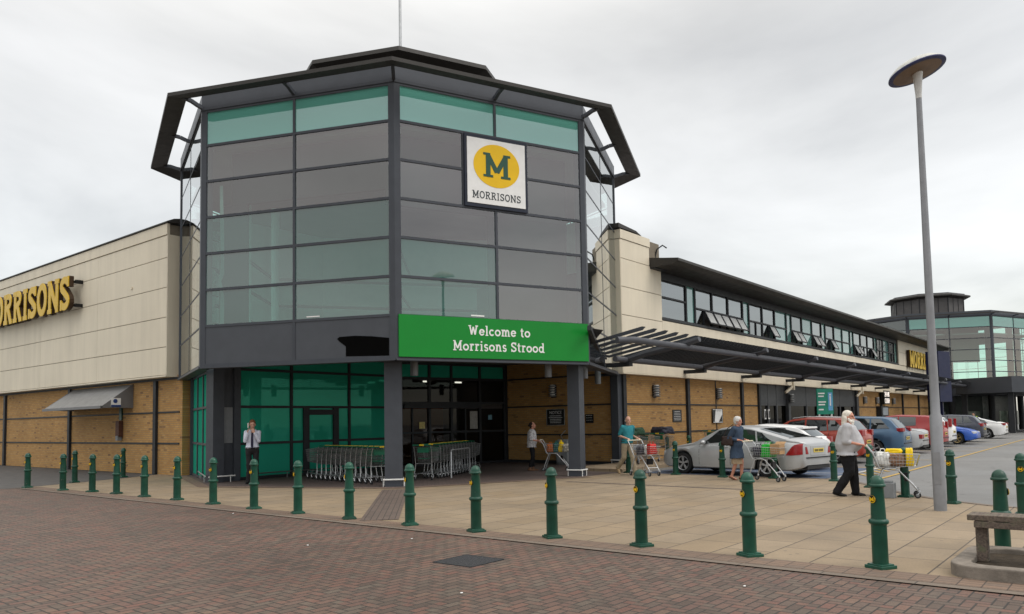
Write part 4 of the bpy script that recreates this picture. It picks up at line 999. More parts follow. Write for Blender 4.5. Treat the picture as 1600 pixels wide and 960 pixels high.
# ---------------------------------------------------------------- lamp post
lp = empty('lamp_post', (15.04, 2.75, 0), 0, 'tall grey lamp post with a tilted dish head on the pavement', 'lamp post')
m = MB(); m.lathe([(.102, 0), (.099, 1.62), (.076, 1.66), (.072, 2.2), (.047, 7.27)], 20); obj('post', m, plain('lamp_post_grey', (.24, .245, .26), .45, .3, .1, 5), lp, smooth=40)
m = MB(); m.lathe([(.05, 7.25), (.052, 7.33), (.078, 7.65), (.088, 7.72)], 18); obj('neck', m, M_LAMPW, lp, smooth=40)
m = MB(); m.box(-.106, -.055, .45, -.094, .055, 1.0); obj('access_door', m, plain('lamp_post_grey', (.24, .245, .26)), lp)
hd = Matrix.Translation((0, 0, 7.36)) @ Matrix.Rotation(R(9), 4, Vector((.63, -.78, 0)).cross(Vector((0, 0, 1)))) 
hd = Matrix.Translation((0, 0, 7.72)) @ Matrix.Rotation(R(-7), 4, Vector((.629, -.777, 0))) @ Matrix.Rotation(R(-13), 4, Vector((.777, .627, 0)))
m = MB(); m.lathe([(.10, .0), (.3, .012), (.46, .02), (.475, .035), (.46, .07), (.36, .15), (.2, .215), (.08, .24), (.01, .245)], 36)
m.xf(hd); d = obj('dish', m, plain('lamp_dish_top', (.5, .5, .47), .5, 0, .25, 9), lp, smooth=40)
m = MB(); m.lathe([(.10, -.012), (.3, .0), (.425, .012), (.43, .02), (.1, .01)], 36); m.xf(hd); obj('dish_shade', m, M_ORANGE, d, smooth=40)
m = MB(); m.lathe([(.43, .010), (.478, .016), (.482, .03), (.475, .045)], 36); m.xf(hd); obj('dish_rim', m, plain('lamp_rim', (.03, .035, .11), .4), d, smooth=40)

# ---------------------------------------------------------------- bench over a stone planter
pn = empty('stone_planter', (0, 0, 0), 0, 'low round-cornered concrete planter edge in the bottom right corner', 'planter')
def rrect(x0, y0, x1, y1, r, n=6):
    p = []
    for cx, cy, a in ((x1 - r, y1 - r, 0), (x0 + r, y1 - r, 90), (x0 + r, y0 + r, 180), (x1 - r, y0 + r, 270)):
        for k in range(n + 1): t = R(a + 90 * k / n); p.append((cx + r * math.cos(t), cy + r * math.sin(t)))
    return p
o_, i_ = rrect(8.95, -2.6, 10.5, 1.62, .3), rrect(9.13, -2.42, 10.32, 1.44, .18)
n = len(o_); m = MB()
m.add([(x, y, 0) for x, y in o_] + [(x, y, .13) for x, y in o_] + [(x, y, .13) for x, y in i_] + [(x, y, .02) for x, y in i_],
      [(i, (i + 1) % n, n + (i + 1) % n, n + i) for i in range(n)] + [(n + i, n + (i + 1) % n, 2 * n + (i + 1) % n, 2 * n + i) for i in range(n)] + [(2 * n + i, 2 * n + (i + 1) % n, 3 * n + (i + 1) % n, 3 * n + i) for i in range(n)])
obj('rim', m, M_CONC, pn, bevel=.015)
m = MB(); m.add([(x, y, .07) for x, y in i_], [tuple(range(n))]); obj('soil', m, M_SOIL, pn, fix=False)
bn2 = empty('wooden_bench', (9.72, .6, 0), 0, 'weathered wooden bench rail on square posts over the planter', 'bench')
# boards run towards -y
def bench_part(name, b): o = obj(name, b, M_WOOD, bn2, bevel=.008); return o
for y in (.79, -1.6): m = MB(); m.box(-.06, y - .055, .07, .06, y + .055, .51); bench_part('leg', m)
for x in (-.09, .09): m = MB(); m.box(x - .085, -2.0, .515, x + .085, .9, .575); bench_part('seat', m)
m = MB(); m.box(-.17, -1.9, .44, -.13, .84, .51); bench_part('rail', m)

# ---------------------------------------------------------------- shopping trolleys
def castor(x, y, r=.055, top=.17):
    f = MB(); f.tube([(x, y - .012, top), (x + .012, y - .024, top * .8), (x - .03, y - .024, r)], .013, 5); f.tube([(x, y + .012, top), (x + .012, y + .024, top * .8), (x - .03, y + .024, r)], .013, 5); f.cyl((x, y, top - .01), (x, y, top + .03), .014, n=6)
    w = MB(); w.lathe([(r * .5, -.014), (r * .92, -.014), (r, -.008), (r, .008), (r * .92, .014), (r * .5, .014)], 14, (x - .03, y, r), axis='y')
    return f, w
def wire_basket(mb, rear, front, nx, nz, ny, r=.003):
    # rear/front: (x_top, z_top, half_top, x_bot, z_bot, half_bot)
    L = lambda a, b, t: a + (b - a) * t
    def P(s, h, side):          # s along, h height 0..1
        xt, zt, yt = L(rear[0], front[0], s), L(rear[1], front[1], s), L(rear[2], front[2], s)
        xb, zb, yb = L(rear[3], front[3], s), L(rear[4], front[4], s), L(rear[5], front[5], s)
        return Vector((L(xb, xt, h), side * L(yb, yt, h), L(zb, zt, h)))
    for sd_ in (-1, 1):
        for i in range(nx + 1): mb.tube([P(i / nx, 0, sd_), P(i / nx, 1, sd_)], r, 4, caps=False)
        for j in range(nz + 1): mb.tube([P(0, j / nz, sd_), P(1, j / nz, sd_)], r * (1.6 if j in (0, nz) else 1), 4, caps=False)
    for s in (0, 1):
        for k in range(ny + 1): a, b = P(s, 0, -1).lerp(P(s, 0, 1), k / ny), P(s, 1, -1).lerp(P(s, 1, 1), k / ny); mb.tube([a, b], r, 4, caps=False)
        for j in range(nz + 1): mb.tube([P(s, j / nz, -1), P(s, j / nz, 1)], r * (1.6 if j in (0, nz) else 1), 4, caps=False)
    for k in range(ny + 1): mb.tube([P(0, 0, -1).lerp(P(0, 0, 1), k / ny), P(1, 0, -1).lerp(P(1, 0, 1), k / ny)], r, 4, caps=False)
    for i in range(nx + 1): mb.tube([P(i / nx, 0, -1), P(i / nx, 0, 1)], r, 4, caps=False)
def make_deep():
    t = empty('shopping_trolley')
    m = MB(); wire_basket(m, (.06, .97, .26, .17, .50, .22), (.93, .90, .20, .84, .54, .18), 16, 6, 8, .0036); obj('basket', m, M_WIRED, t)
    m = MB()
    for s in (-1, 1): m.tube([(-.02, s * .265, 1.0), (.04, s * .265, .9), (.12, s * .25, .48), (.08, s * .27, .2), (.2, s * .26, .17), (.9, s * .16, .2), (.93, s * .12, .24)], .013, 6)
    m.tube([(.93, -.12, .24), (.93, .12, .24)], .013, 6); m.tube([(.12, -.25, .48), (.12, .25, .48)], .01, 6); m.tube([(.3, -.24, .18), (.3, .24, .18)], .01, 6)
    m.tube([(.06, .26, .97), (.93, .2, .9), (.93, -.2, .9), (.06, -.26, .97)], .008, 6)
    obj('frame', m, M_CHROME, t, smooth=50)
    m = MB(); m.cyl((-.03, -.28, 1.02), (-.03, .28, 1.02), .019, n=10); h = obj('handle', m, M_GRNP, t, smooth=50)
    m = MB(); m.box(-.052, -.07, 1.0, -.012, .07, 1.045); obj('handle_grip', m, M_YELP, h, bevel=.006)
    m = MB(); m.box(.07, -.17, .80, .085, .17, .96); m.box(.07, -.15, .62, .24, .15, .635); obj('child_seat', m, M_GRNP, t)
    for x, y in ((.1, -.27), (.1, .27), (.86, -.16), (.86, .16)):
        f, w = castor(x, y, .06); fo = obj('castor', f, M_CHROME, t); obj('wheel', w, M_RUB, fo, smooth=40)
    return t
def make_shallow():
    t = empty('shopping_trolley')
    m = MB(); wire_basket(m, (.10, .90, .25, .16, .60, .21), (.95, .86, .21, .88, .63, .18), 14, 4, 7, .0032); obj('basket', m, M_CHROME, t)
    m = MB()
    for s in (-1, 1):
        m.tube([(.0, s * .26, 1.02), (.1, s * .25, .88), (.2, s * .22, .60), (.24, s * .21, .57)], .013, 8)
        m.tube([(.12, s * .25, .15), (.20, s * .235, .36), (.27, s * .21, .55), (.34, s * .2, .58), (.48, s * .2, .58), (.55, s * .195, .55), (.80, s * .18, .26), (.88, s * .17, .15)], .015, 8)
    m.tube([(.24, -.21, .57), (.24, .21, .57)], .012, 6); m.tube([(.82, -.18, .24), (.82, .18, .24)], .012, 6); m.tube([(.5, -.2, .58), (.5, .2, .58)], .012, 6)
    m.tube([(.10, .25, .90), (.95, .21, .86), (.95, -.21, .86), (.10, -.25, .90)], .007, 6)
    obj('frame', m, M_GALV, t, smooth=50)
    m = MB(); m.cyl((-.01, -.27, 1.03), (-.01, .27, 1.03), .018, n=10); h = obj('handle', m, plain('handle_cream', (.55, .52, .4), .5), t, smooth=50)
    m = MB(); m.box(.12, -.16, .74, .135, .16, .90); m.box(.13, -.15, .70, .28, .15, .712); obj('child_seat', m, M_GREYPL, t)
    m = MB(); m.box(.60, -.1, .33, .66, .1, .5); obj('advert_plate', m.xf(Matrix.Translation((.05, 0, 0))), M_BLACK, t)
    for x, y in ((.12, -.25), (.12, .25), (.9, -.17), (.9, .17)):
        f, w = castor(x, y, .062, .16); fo = obj('castor', f, M_CHROME, t); obj('wheel', w, M_RUB, fo, smooth=40)
        m = MB(); m.lathe([(.005, -.017), (.035, -.017), (.035, .017), (.005, .017)], 12, (x - .03, y, .062), axis='y'); obj('hub', m, M_GREYPL, fo)
    return t
deep0 = make_deep(); shallow0 = make_shallow()
GR1, GR2 = 'nested trolleys in the left row', 'nested trolleys in the row at the doors'
h1 = R(82)
for k in range(12):
    p = (14.42 + .27 * k * math.cos(h1), 16.35 + .27 * k * math.sin(h1), 0)
    lab = 'nearest trolley of the nested row at the green glass, behind the corner column' if k == 0 else 'farthest trolley of the nested row at the green glass' if k == 11 else 'one of the wire trolleys nested in the row along the green glass'
    if k == 0: deep0.location = p; deep0.rotation_euler.z = h1; tag(deep0, lab, 'trolley', GR1)
    else: copy_tree(deep0, None, p, h1 + random.uniform(-.012, .012), lab, GR1)['category'] = 'trolley'
h2 = R(24)
for k in range(14):
    d = 0 if k == 0 else .75 + .28 * (k - 1)
    p = (15.85 + d * math.cos(h2), 16.2 + d * math.sin(h2), 0)
    lab = 'single trolley just right of the corner column, standing apart from its row' if k == 0 else 'farthest trolley of the row beside the dark doors' if k == 13 else 'one of the wire trolleys nested behind the metal hoop at the doors'
    copy_tree(deep0, None, p, h2 + random.uniform(-.015, .015), lab, GR2)['category'] = 'trolley'
hp = MB(); a_ = Vector((16.9, 16.05, 0)); b_ = Vector((18.6, 16.85, 0))
hp.tube([a_ + Vector((0, 0, .0)), a_ + Vector((0, 0, .78)), a_ + Vector((.06, .03, .84)), b_ + Vector((-.06, -.03, .84)), b_ + Vector((0, 0, .78)), b_], .025, 8)
obj('hoop_rail', hp, M_GALV, smooth=50, label='bent metal hoop rail beside the trolleys at the doors', cat='rail')

# goods in the trolleys ------------------------------------------------
def bag(name, w, d, h, mat, lab, cat='bag', handles=True, bulge=.03, hmat=None):
    e_ = empty(name, label=lab, cat=cat)
    bm = bmesh.new(); bmesh.ops.create_cube(bm, size=1); bmesh.ops.subdivide_edges(bm, edges=bm.edges[:], cuts=5, use_grid_fill=True)
    for v in bm.verts:
        x, y, z = v.co; k = 1 - .14 * (z + .5)
        n_ = noise.noise(Vector((x * 4 + w * 31, y * 4 + h * 17, z * 4))) * bulge
        b_ = 1 + .12 * (1 - 4 * z * z)
        v.co = Vector((x * w * k * b_ + n_, y * d * k * b_ + n_, (z + .5) * h + n_ * .6))
    me = bpy.data.meshes.new(name); bm.to_mesh(me); bm.free(); me.polygons.foreach_set('use_smooth', [True] * len(me.polygons))
    obj('bag_body', me, mat, e_)
    if handles:
        m = MB()
        for s in (-1, 1): m.tube([(-w * .2, s * d * .3, h * .97), (-w * .12, s * d * .25, h + .07), (w * .12, s * d * .2, h + .07), (w * .2, s * d * .3, h * .97)], .008, 5)
        obj('bag_handle', m, hmat or mat, e_)
    return e_
def box_thing(name, w, d, h, mat, lab):
    e_ = empty(name, label=lab, cat='box')
    m = MB(); m.box(-w / 2, -d / 2, 0, w / 2, d / 2, h); obj('box_body', m, mat, e_, bevel=.004)
    m = MB(); m.obox((-w / 2, d / 2, h), (-w / 2 - .02, d / 2 + .09, h + .05), w * .9, .004, up=(0, 0, 1)) if False else m.extr([(-w / 2, d / 2, h), (w / 2, d / 2, h), (w / 2, d / 2 + .1, h + .05), (-w / 2, d / 2 + .1, h + .05)], (0, -.004, .004))
    obj('flap', m, mat, e_); return e_
def put(o, troll, x, y, z, rz=0, rx=0):
    mt = Matrix.Translation(troll.location) @ Matrix.Rotation(troll.rotation_euler.z, 4, 'Z')
    o.location = mt @ Vector((x, y, z)); o.rotation_euler = (rx, 0, troll.rotation_euler.z + rz)
M_BAGG = plain('green_bag', (.015, .36, .03), .4, 0, .15, 8); M_BAGW = plain('white_bag', (.72, .72, .7), .35, 0, .1, 8); M_BAGR = plain('red_bag', (.50, .025, .02), .4, 0, .2, 8)
M_BAGY = plain('yellow_bag', (.82, .56, .01), .4, 0, .1, 8); M_BAGM = plain('mixed_goods', (.24, .14, .09), .6, 0, .6, 26); M_BAGO = plain('orange_bag', (.55, .14, .02), .5, 0, .2, 9); M_BAGK = plain('dark_bag', (.03, .03, .045), .5, 0, .2, 9)
M_BAGS = plain('pale_goods', (.5, .47, .4), .5, 0, .55, 22); M_BAGT = plain('teal_bag', (.02, .14, .13), .5, 0, .2, 9)

# ---------------------------------------------------------------- people
def tcap(mb, p0, p1, r0, r1, n=14, flat=1.0, side=None):
    """tapered round-ended limb, optionally flattened across 'side'"""
    p0, p1 = Vector(p0), Vector(p1); d = (p1 - p0); L = d.length
    if L < 1e-5: mb.ellip(p0, (r0, r0, r0)); return
    d.normalize(); a = side.copy() if side else d.orthogonal(); a = (a - d * a.dot(d)).normalized(); b = d.cross(a)
    st = [(-r0 * math.cos(R(t)), r0 * math.sin(R(t))) for t in (18, 45, 70)] + [(0, r0), (L * .33, r0 + (r1 - r0) * .33), (L * .66, r0 + (r1 - r0) * .66), (L, r1)] + [(L + r1 * math.sin(R(t)), r1 * math.cos(R(t))) for t in (20, 45, 72)]
    o = len(mb.v)
    for h, r in st:
        for k in range(n): t = 2 * math.pi * k / n; mb.v.append(tuple(p0 + d * h + a * (r * flat * math.cos(t)) + b * (r * math.sin(t))))
    m = len(st)
    for i in range(m - 1):
        for k in range(n): mb.f.append((o + i * n + k, o + i * n + (k + 1) % n, o + (i + 1) * n + (k + 1) % n, o + (i + 1) * n + k))
    mb.f.append(tuple(o + k for k in range(n))[::-1]); mb.f.append(tuple(o + (m - 1) * n + k for k in range(n)))
def loft(mb, rings, n=22):
    """rings: (cx, cy, z, rx, ry)"""
    o = len(mb.v)
    for cx, cy, z, rx, ry in rings:
        for k in range(n): t = 2 * math.pi * k / n; mb.v.append((cx + rx * math.cos(t), cy + ry * math.sin(t), z))
    m = len(rings)
    for i in range(m - 1):
        for k in range(n): mb.f.append((o + i * n + k, o + i * n + (k + 1) % n, o + (i + 1) * n + (k + 1) % n, o + (i + 1) * n + k))
    mb.f.append(tuple(o + k for k in range(n))[::-1]); mb.f.append(tuple(o + (m - 1) * n + k for k in range(n)))
def blob(name, mb, mat, parent, voxel=.01, wr=0, wscale=9, sm=2, scale=1.0):
    me = mb.mesh(name + '_src'); o = bpy.data.objects.new(name + '_tmp', me); COL.objects.link(o)
    r = o.modifiers.new('r', 'REMESH'); r.mode = 'VOXEL'; r.voxel_size = voxel; r.use_smooth_shade = True
    if sm: s_ = o.modifiers.new('s', 'SMOOTH'); s_.iterations = sm; s_.factor = .5
    dg = bpy.context.evaluated_depsgraph_get(); ev = o.evaluated_get(dg)
    out = bpy.data.meshes.new_from_object(ev); bpy.data.objects.remove(o)
    if wr:
        nr = [v.normal.copy() for v in out.vertices]
        for v, q in zip(out.vertices, nr):
            c = v.co; f = noise.noise(Vector((c.x * wscale, c.y * wscale, c.z * wscale * .55 + 7))) + .5 * noise.noise(Vector((c.x * wscale * 2.3, c.y * wscale * 2.3, c.z * wscale * 1.4)))
            v.co = c + q * f * wr
    if scale != 1.0: out.transform(Matrix.Scale(scale, 4))
    out.polygons.foreach_set('use_smooth', [True] * len(out.polygons))
    return obj(name, out, mat, parent)
def hand(mb, w, dr, pn, th, curl=50, sc=1.0):
    """w wrist, dr direction, pn palm normal, th thumb side"""
    w, dr, pn, th = Vector(w), Vector(dr).normalized(), Vector(pn).normalized(), Vector(th).normalized()
    c = w + dr * .045 * sc; rot = Matrix((dr, th, pn)).transposed()
    mb.ellip(c, (.052 * sc, .042 * sc, .017 * sc), 12, 8, rot)
    for i, (ln_, off) in enumerate(((.070, .031), (.078, .010), (.073, -.011), (.058, -.031))):
        p = w + dr * .078 * sc + th * off * sc; a = 0
        for s in range(3):
            a += curl * (.55 if s == 0 else .8); v = dr * math.cos(R(a)) + pn * math.sin(R(a)); q = p + v * ln_ * sc * (.42, .32, .26)[s]
            tcap(mb, p, q, (.0095 - .0008 * s) * sc, (.009 - .0008 * s) * sc, 8); p = q
    p = w + dr * .02 * sc + th * .03 * sc; q = p + (dr * .6 + th * .75 + pn * .25).normalized() * .045 * sc; tcap(mb, p, q, .0135 * sc, .0115 * sc, 8)
    tcap(mb, q, q + (dr * .8 + pn * .65 - th * .15).normalized() * .034 * sc, .011 * sc, .009 * sc, 8)
M_SKIN = plain('skin', (.52, .30, .22), .5, 0, .08, 14); M_SKINR = plain('skin_red', (.50, .24, .17), .5, 0, .1, 14)
M_EYE = plain('eye', (.03, .02, .018), .2); M_LIP = plain('lips', (.35, .13, .11), .5)
def person(lab, loc, heading, height, J, sp, group=None):
    """J joint table, sp outfit and build; figure is modelled 1.75 m tall and scaled"""
    root = empty('person', (*loc, 0), heading, lab, 'person', group); S = height / 1.75; vx = .0085
    lean = J.get('lean', 0); bel = sp.get('belly', 0); wd = sp.get('wide', 1.0)
    X = lambda z: max(0, z - .95) * lean
    skin = sp.get('skin', M_SKIN)
    # torso rings of the naked body: z, rx, ry, xoffset
    TR = [(.84, .085, .13, 0), (.90, .11, .165, 0), (.97, .115 + bel * .4, .17, bel * .3), (1.06, .10 + bel * .9, .148 + bel * .4, bel * .5), (1.16, .10 + bel * .75, .145 + bel * .3, bel * .4), (1.27, .112 + bel * .3, .160, bel * .15), (1.36, .108, .172, 0), (1.42, .085, .165, 0), (1.455, .06, .11, .0), (1.49, .052, .06, .005)]
    ring = lambda g, z0=0, z1=9: [(X(z) + xo, 0, z, rx * wd + g, ry * wd + g) for z, rx, ry, xo in TR if z0 <= z <= z1]
    b = MB(); loft(b, ring(0))
    hc = Vector(J.get('head', (X(1.6) + .02, 0, 1.615))); yaw, pit = R(J.get('yaw', 0)), R(J.get('pitch', 0))
    HM = Matrix.Translation(hc) @ Matrix.Rotation(yaw, 4, 'Z') @ Matrix.Rotation(pit, 4, 'Y'); hr = HM.to_3x3()
    H = lambda x, y, z: HM @ Vector((x, y, z))
    tcap(b, (X(1.45) - .005, 0, 1.44), H(-.02, 0, -.06), .058, .054, 14)
    b.ellip(H(-.008, 0, .03), (.096, .076, .1), 18, 12, hr); b.ellip(H(.024, 0, -.045), (.066, .056, .072), 14, 10, hr); b.ellip(H(.058, 0, -.098), (.026, .028, .022), 10, 8, hr)
    tcap(b, H(.09, 0, .012), H(.108, 0, -.03), .010, .016, 10); b.ellip(H(.082, 0, .032), (.014, .05, .012), 10, 6, hr)
    for s in (-1, 1): b.ellip(H(-.005, s * .079, -.012), (.022, .010, .034), 10, 8, hr); b.ellip(H(.062, s * .035, -.03), (.022, .022, .022), 8, 6, hr)
    b.ellip(H(.083, 0, -.066), (.012, .024, .012), 8, 6, hr)
    cl = {}
    for s, k in ((1, 'L'), (-1, 'R')):
        sh = Vector(J.get('sh' + k, (X(1.41), s * .185 * wd, 1.405))); el = Vector(J['el' + k]); wr = Vector(J['wr' + k])
        cl['sh' + k], cl['el' + k], cl['wr' + k] = sh, el, wr
        tcap(b, sh, el, .05 * (1 + (wd - 1) * .6), .038); tcap(b, el, wr, .039, .026)
        hdv = J.get('hand' + k, ((wr - el).normalized(), (0, 0, -1), (0, -s, 0), 45)); hand(b, wr, *hdv)
        hp_ = Vector(J.get('hip' + k, (0, s * .09, .90))); kn = Vector(J['kn' + k]); an = Vector(J['an' + k])
        cl['hip' + k], cl['kn' + k], cl['an' + k] = hp_, kn, an
        lk = 1.0 if sp.get('sandal') else .78; tcap(b, hp_, kn, .082 * lk, .055 * lk); tcap(b, kn, an, .054 * lk, .038 * lk)
        if sp.get('sandal'): tcap(b, kn.lerp(an, .1) + Vector((-.012, 0, 0)), kn.lerp(an, .45) + Vector((-.015, 0, 0)), .045, .042)
        toe = Vector(J.get('toe' + k, (1, 0, -.12))).normalized(); cl['toe' + k] = toe
        if sp.get('sandal'): tcap(b, an + Vector((0, 0, -.02)) - toe * .03, an + toe * .15 + Vector((0, s * .01, -.035)), .032, .024)
    blob('body', b, skin, root, vx, scale=S).name = 'body'
    # eyes and mouth
    e_ = MB()
    for s in (-1, 1): e_.ellip(H(.083, s * .031, .010), (.008, .013, .0075), 8, 6, hr)
    e_.xf(Matrix.Scale(S, 4)); obj('eyes', e_, M_EYE, root, smooth=60)
    e_ = MB(); e_.ellip(H(.0925, 0, -.066), (.004, .022, .006), 8, 6, hr); e_.xf(Matrix.Scale(S, 4)); obj('mouth', e_, M_LIP, root, smooth=60)
    # hair
    if 'hair' in sp:
        kind, mt = sp['hair']; h = MB()
        if kind == 'short':
            h.ellip(H(-.018, 0, .052), (.098, .083, .092), 18, 12, hr); h.ellip(H(-.045, 0, .0), (.068, .08, .085), 16, 10, hr)
        if kind == 'bald':
            h.ellip(H(-.055, 0, -.005), (.052, .083, .055), 16, 10, hr)
        if kind == 'curly':
            h.ellip(H(-.03, 0, .045), (.112, .1, .105), 18, 12, hr); h.ellip(H(-.05, 0, -.01), (.085, .098, .095), 16, 10, hr)
            for q in range(26): t = random.uniform(0, 6.28); ph = random.uniform(-.3, 1.4); h.ellip(H(-.03 + .1 * math.cos(t) * math.cos(ph) * (1 if math.cos(t) < .35 else .8), .092 * math.sin(t) * math.cos(ph), .04 + .095 * math.sin(ph)), (.024, .024, .022), 8, 6, hr)
        if kind == 'long':
            h.ellip(H(-.03, 0, .05), (.106, .09, .092), 18, 12, hr); h.ellip(H(-.06, 0, -.02), (.075, .1, .11), 16, 10, hr)
            for s in (-1, 1): tcap(h, H(-.04, s * .07, -.02), H(-.07, s * .085, -.16), .042, .03)
            tcap(h, H(-.08, 0, .0), H(-.115, 0, -.19), .07, .05)
        if kind == 'bun':
            h.ellip(H(-.03, 0, .045), (.1, .084, .088), 18, 12, hr); h.ellip(H(-.06, 0, -.015), (.06, .08, .08), 16, 10, hr); h.ellip(H(-.125, 0, .03), (.04, .04, .04), 12, 8, hr)
        blob('hair', h, mt, root, .008, wr=.006, wscale=38, scale=S)
    if 'beard' in sp:
        h = MB(); h.ellip(H(.055, 0, -.09), (.048, .058, .06), 14, 10, hr); h.ellip(H(.06, 0, -.135), (.034, .042, .055), 14, 10, hr); tcap(h, H(.092, -.03, -.05), H(.092, .03, -.05), .011, .011)
        for s in (-1, 1): tcap(h, H(.02, s * .068, -.04), H(.05, s * .05, -.09), .022, .03)
        blob('beard', h, sp['beard'], root, .008, wr=.005, wscale=45, scale=S)
    # top
    T = sp['top']; g = T.get('g', .014); t_ = MB(); hem = T.get('hem', .93)
    rg = ring(g, .9, 1.45); lo_ = rg[0]
    rg = [(X(hem), 0, hem, lo_[3] + T.get('flare', .012), lo_[4] + T.get('flare', .012))] + [q for q in rg if q[2] > hem + .02]
    if T.get('mid'): rg = [rg[0]] + [(x, y, z, rx, ry) for x, y, z, rx, ry in T['mid']] + rg[1:]
    rg.append((X(1.47), 0, 1.472, .064 + g * .5, .082 + g * .5)); loft(t_, rg)
    for k in 'LR':
        sh, el, wr = cl['sh' + k], cl['el' + k], cl['wr' + k]; L = T.get('sleeve', 1.0)
        wdt = T.get('sw', 1.0)
        if L <= .7: tcap(t_, sh, sh.lerp(el, L / .5 if L < .5 else 1), (.064 + g * .3) * wdt, .054 * wdt)
        else:
            tcap(t_, sh, el, (.062 + g * .4) * wdt, .05 * wdt); tcap(t_, el, el.lerp(wr, (L - .7) / .3), .05 * wdt, .04 * wdt)
        if .5 < L <= .7: tcap(t_, el, el.lerp(wr, .25), .05 * wdt, .045 * wdt)
    top = blob('shirt' if T.get('name') is None else T['name'], t_, T['mat'], root, vx, wr=T.get('wr', .011), wscale=T.get('ws', 9), scale=S)
    if T.get('collar', True):
        c = MB(); c.tube([(X(1.47) + .004 + (.066 + g * .4) * math.cos(R(a)) * (1 if abs(a) > 20 else 1.0), (.078 + g * .3) * math.sin(R(a)), 1.478 - .018 * math.cos(R(a))) for a in range(-160, 161, 20)], .011, 6); c.xf(Matrix.Scale(S, 4)); obj('collar', c, T.get('cmat', T['mat']), top, smooth=60)
    # trousers or skirt
    B = sp['bottom']; q = MB(); gg = B.get('g', .018)
    wz = B.get('waist', 1.0)
    hips = [(X(z) + xo, 0, z, rx * wd + .01, ry * wd + .01) for z, rx, ry, xo in TR if z <= wz]
    if B['kind'] == 'trousers':
        loft(q, [(0, 0, .80, .05, .06)] + hips)
        for k in 'LR':
            hp_, kn, an = cl['hip' + k], cl['kn' + k], cl['an' + k]; e2 = kn.lerp(an, B.get('len', 1.0))
            tcap(q, hp_, kn, .088 * B.get('w', 1) * (1 + (wd - 1) * .6), .066 * B.get('w', 1)); tcap(q, kn, e2, .064 * B.get('w', 1), .054 * B.get('w', 1))
    else:
        hm = B['hem']; loft(q, [(.0, 0, hm, .15, .18), (.0, 0, hm + .15, .14, .185), (0, 0, .8, .125, .18)] + hips[1:])
    blob('trousers' if B['kind'] == 'trousers' else 'skirt', q, B['mat'], root, vx, wr=B.get('wr', .014), wscale=10, scale=S)
    if sp.get('belt'):
        m = MB(); m.tube([((.128 + bel * .5) * wd * math.cos(R(a)) + X(.985), (.186) * wd * math.sin(R(a)), .985) for a in range(0, 360, 20)], .014, 6, closed=True); m.xf(Matrix.Scale(S, 4)); obj('belt', m, sp['belt'], root, smooth=60)
    for s, k in ((1, 'L'), (-1, 'R')):
        an, toe = cl['an' + k], cl['toe' + k]; m = MB(); dn = Vector((0, 0, -.045)); sd_ = Vector((0, 1, 0))
        up_ = toe.cross(sd_).normalized(); dn = -up_ * .045 if up_.z > 0 else up_ * .045
        tcap(m, an + dn - toe * .045, an + dn + toe * .08, .038, .042, side=sd_); tcap(m, an + dn + toe * .08, an + dn * 1.15 + toe * .17, .042, .033, side=sd_)
        if not sp.get('sandal'): tcap(m, an + up_ * .01, an + dn, .048, .042)
        blob('shoe', m, sp['shoe'], root, .008, scale=S)
    return root
def fabric(name, col, col2=None, scale=40, thr=.6):
    t = NT(name); v = t.pos(True); f = t.noise(v, 5, 5); h = t.n('ShaderNodeHueSaturation'); t.set(h.inputs['Value'], t.rng(f, .3, .7, .88, 1.1))
    if col2: msk = t.rng(t.noise(v, scale, 2), thr, thr + .04, 0, 1); t.set(h.inputs['Color'], t.mix(msk, col, col2))
    else: t.set(h.inputs['Color'], col)
    return t.bsdf(h.outputs[0], .85, bump=t.noise(v, 120, 3), bstr=.1, spec=.2)
dirv = lambda a: Vector((math.cos(a), math.sin(a), 0))
def grip(s): return ((.95, 0, -.1), (0, 0, -1), (0, -s, 0), 70)
HX = .36    # how far ahead of the body the handle is
# 1 turquoise shirt
hd1 = R(-112)
J1 = dict(lean=.10, yaw=-12, elL=(-.06, .24, 1.16), wrL=(.26, .20, 1.08), elR=(-.06, -.24, 1.16), wrR=(.26, -.20, 1.08), handL=grip(1), handR=grip(-1),
          knL=(.14, .09, .50), anL=(.24, .09, .085), knR=(-.05, -.09, .50), anR=(-.36, -.09, .19), toeR=(.62, 0, -.75))
person('bald man in a turquoise short-sleeved shirt and beige trousers pushing a trolley', (20.62, 12.2), hd1, 1.76, J1,
       dict(hair=('bald', plain('grey_hair', (.5, .47, .43), .8, 0, .15, 30)), belly=.03, top=dict(mat=fabric('turquoise_cloth', (.03, .20, .235)), sleeve=.42, hem=.93, g=.02, sw=1.1), bottom=dict(kind='trousers', mat=fabric('beige_cloth', (.36, .30, .21)), w=1.12), belt=plain('belt_dark', (.03, .025, .02), .5), shoe=plain('tan_shoe', (.38, .27, .15), .6), skin=M_SKIN))
p1 = Vector((20.62, 12.2, 0)) + dirv(hd1) * (HX + .02)
tag(shallow0, 'shallow trolley with white and red bags pushed by the man in turquoise', 'trolley', 'trolleys pushed by shoppers'); shallow0.location = p1; shallow0.rotation_euler.z = hd1
def sh_trolley(p, h, lab): o = copy_tree(shallow0, None, p, h, lab, 'trolleys pushed by shoppers'); o['category'] = 'trolley'; return o
t1 = shallow0
put(bag('carrier_bag', .2, .26, .24, M_BAGK, 'dark bag in the trolley of the man in turquoise', hmat=M_BAGK), t1, .32, 0, .61)
put(bag('milk_bottle', .11, .11, .27, M_BAGW, 'white milk bottle in the trolley of the man in turquoise', 'bottle', False), t1, .52, .04, .62)
put(bag('carrier_bag', .16, .24, .30, M_BAGR, 'red carrier bag at the front of the trolley of the man in turquoise'), t1, .78, 0, .63)
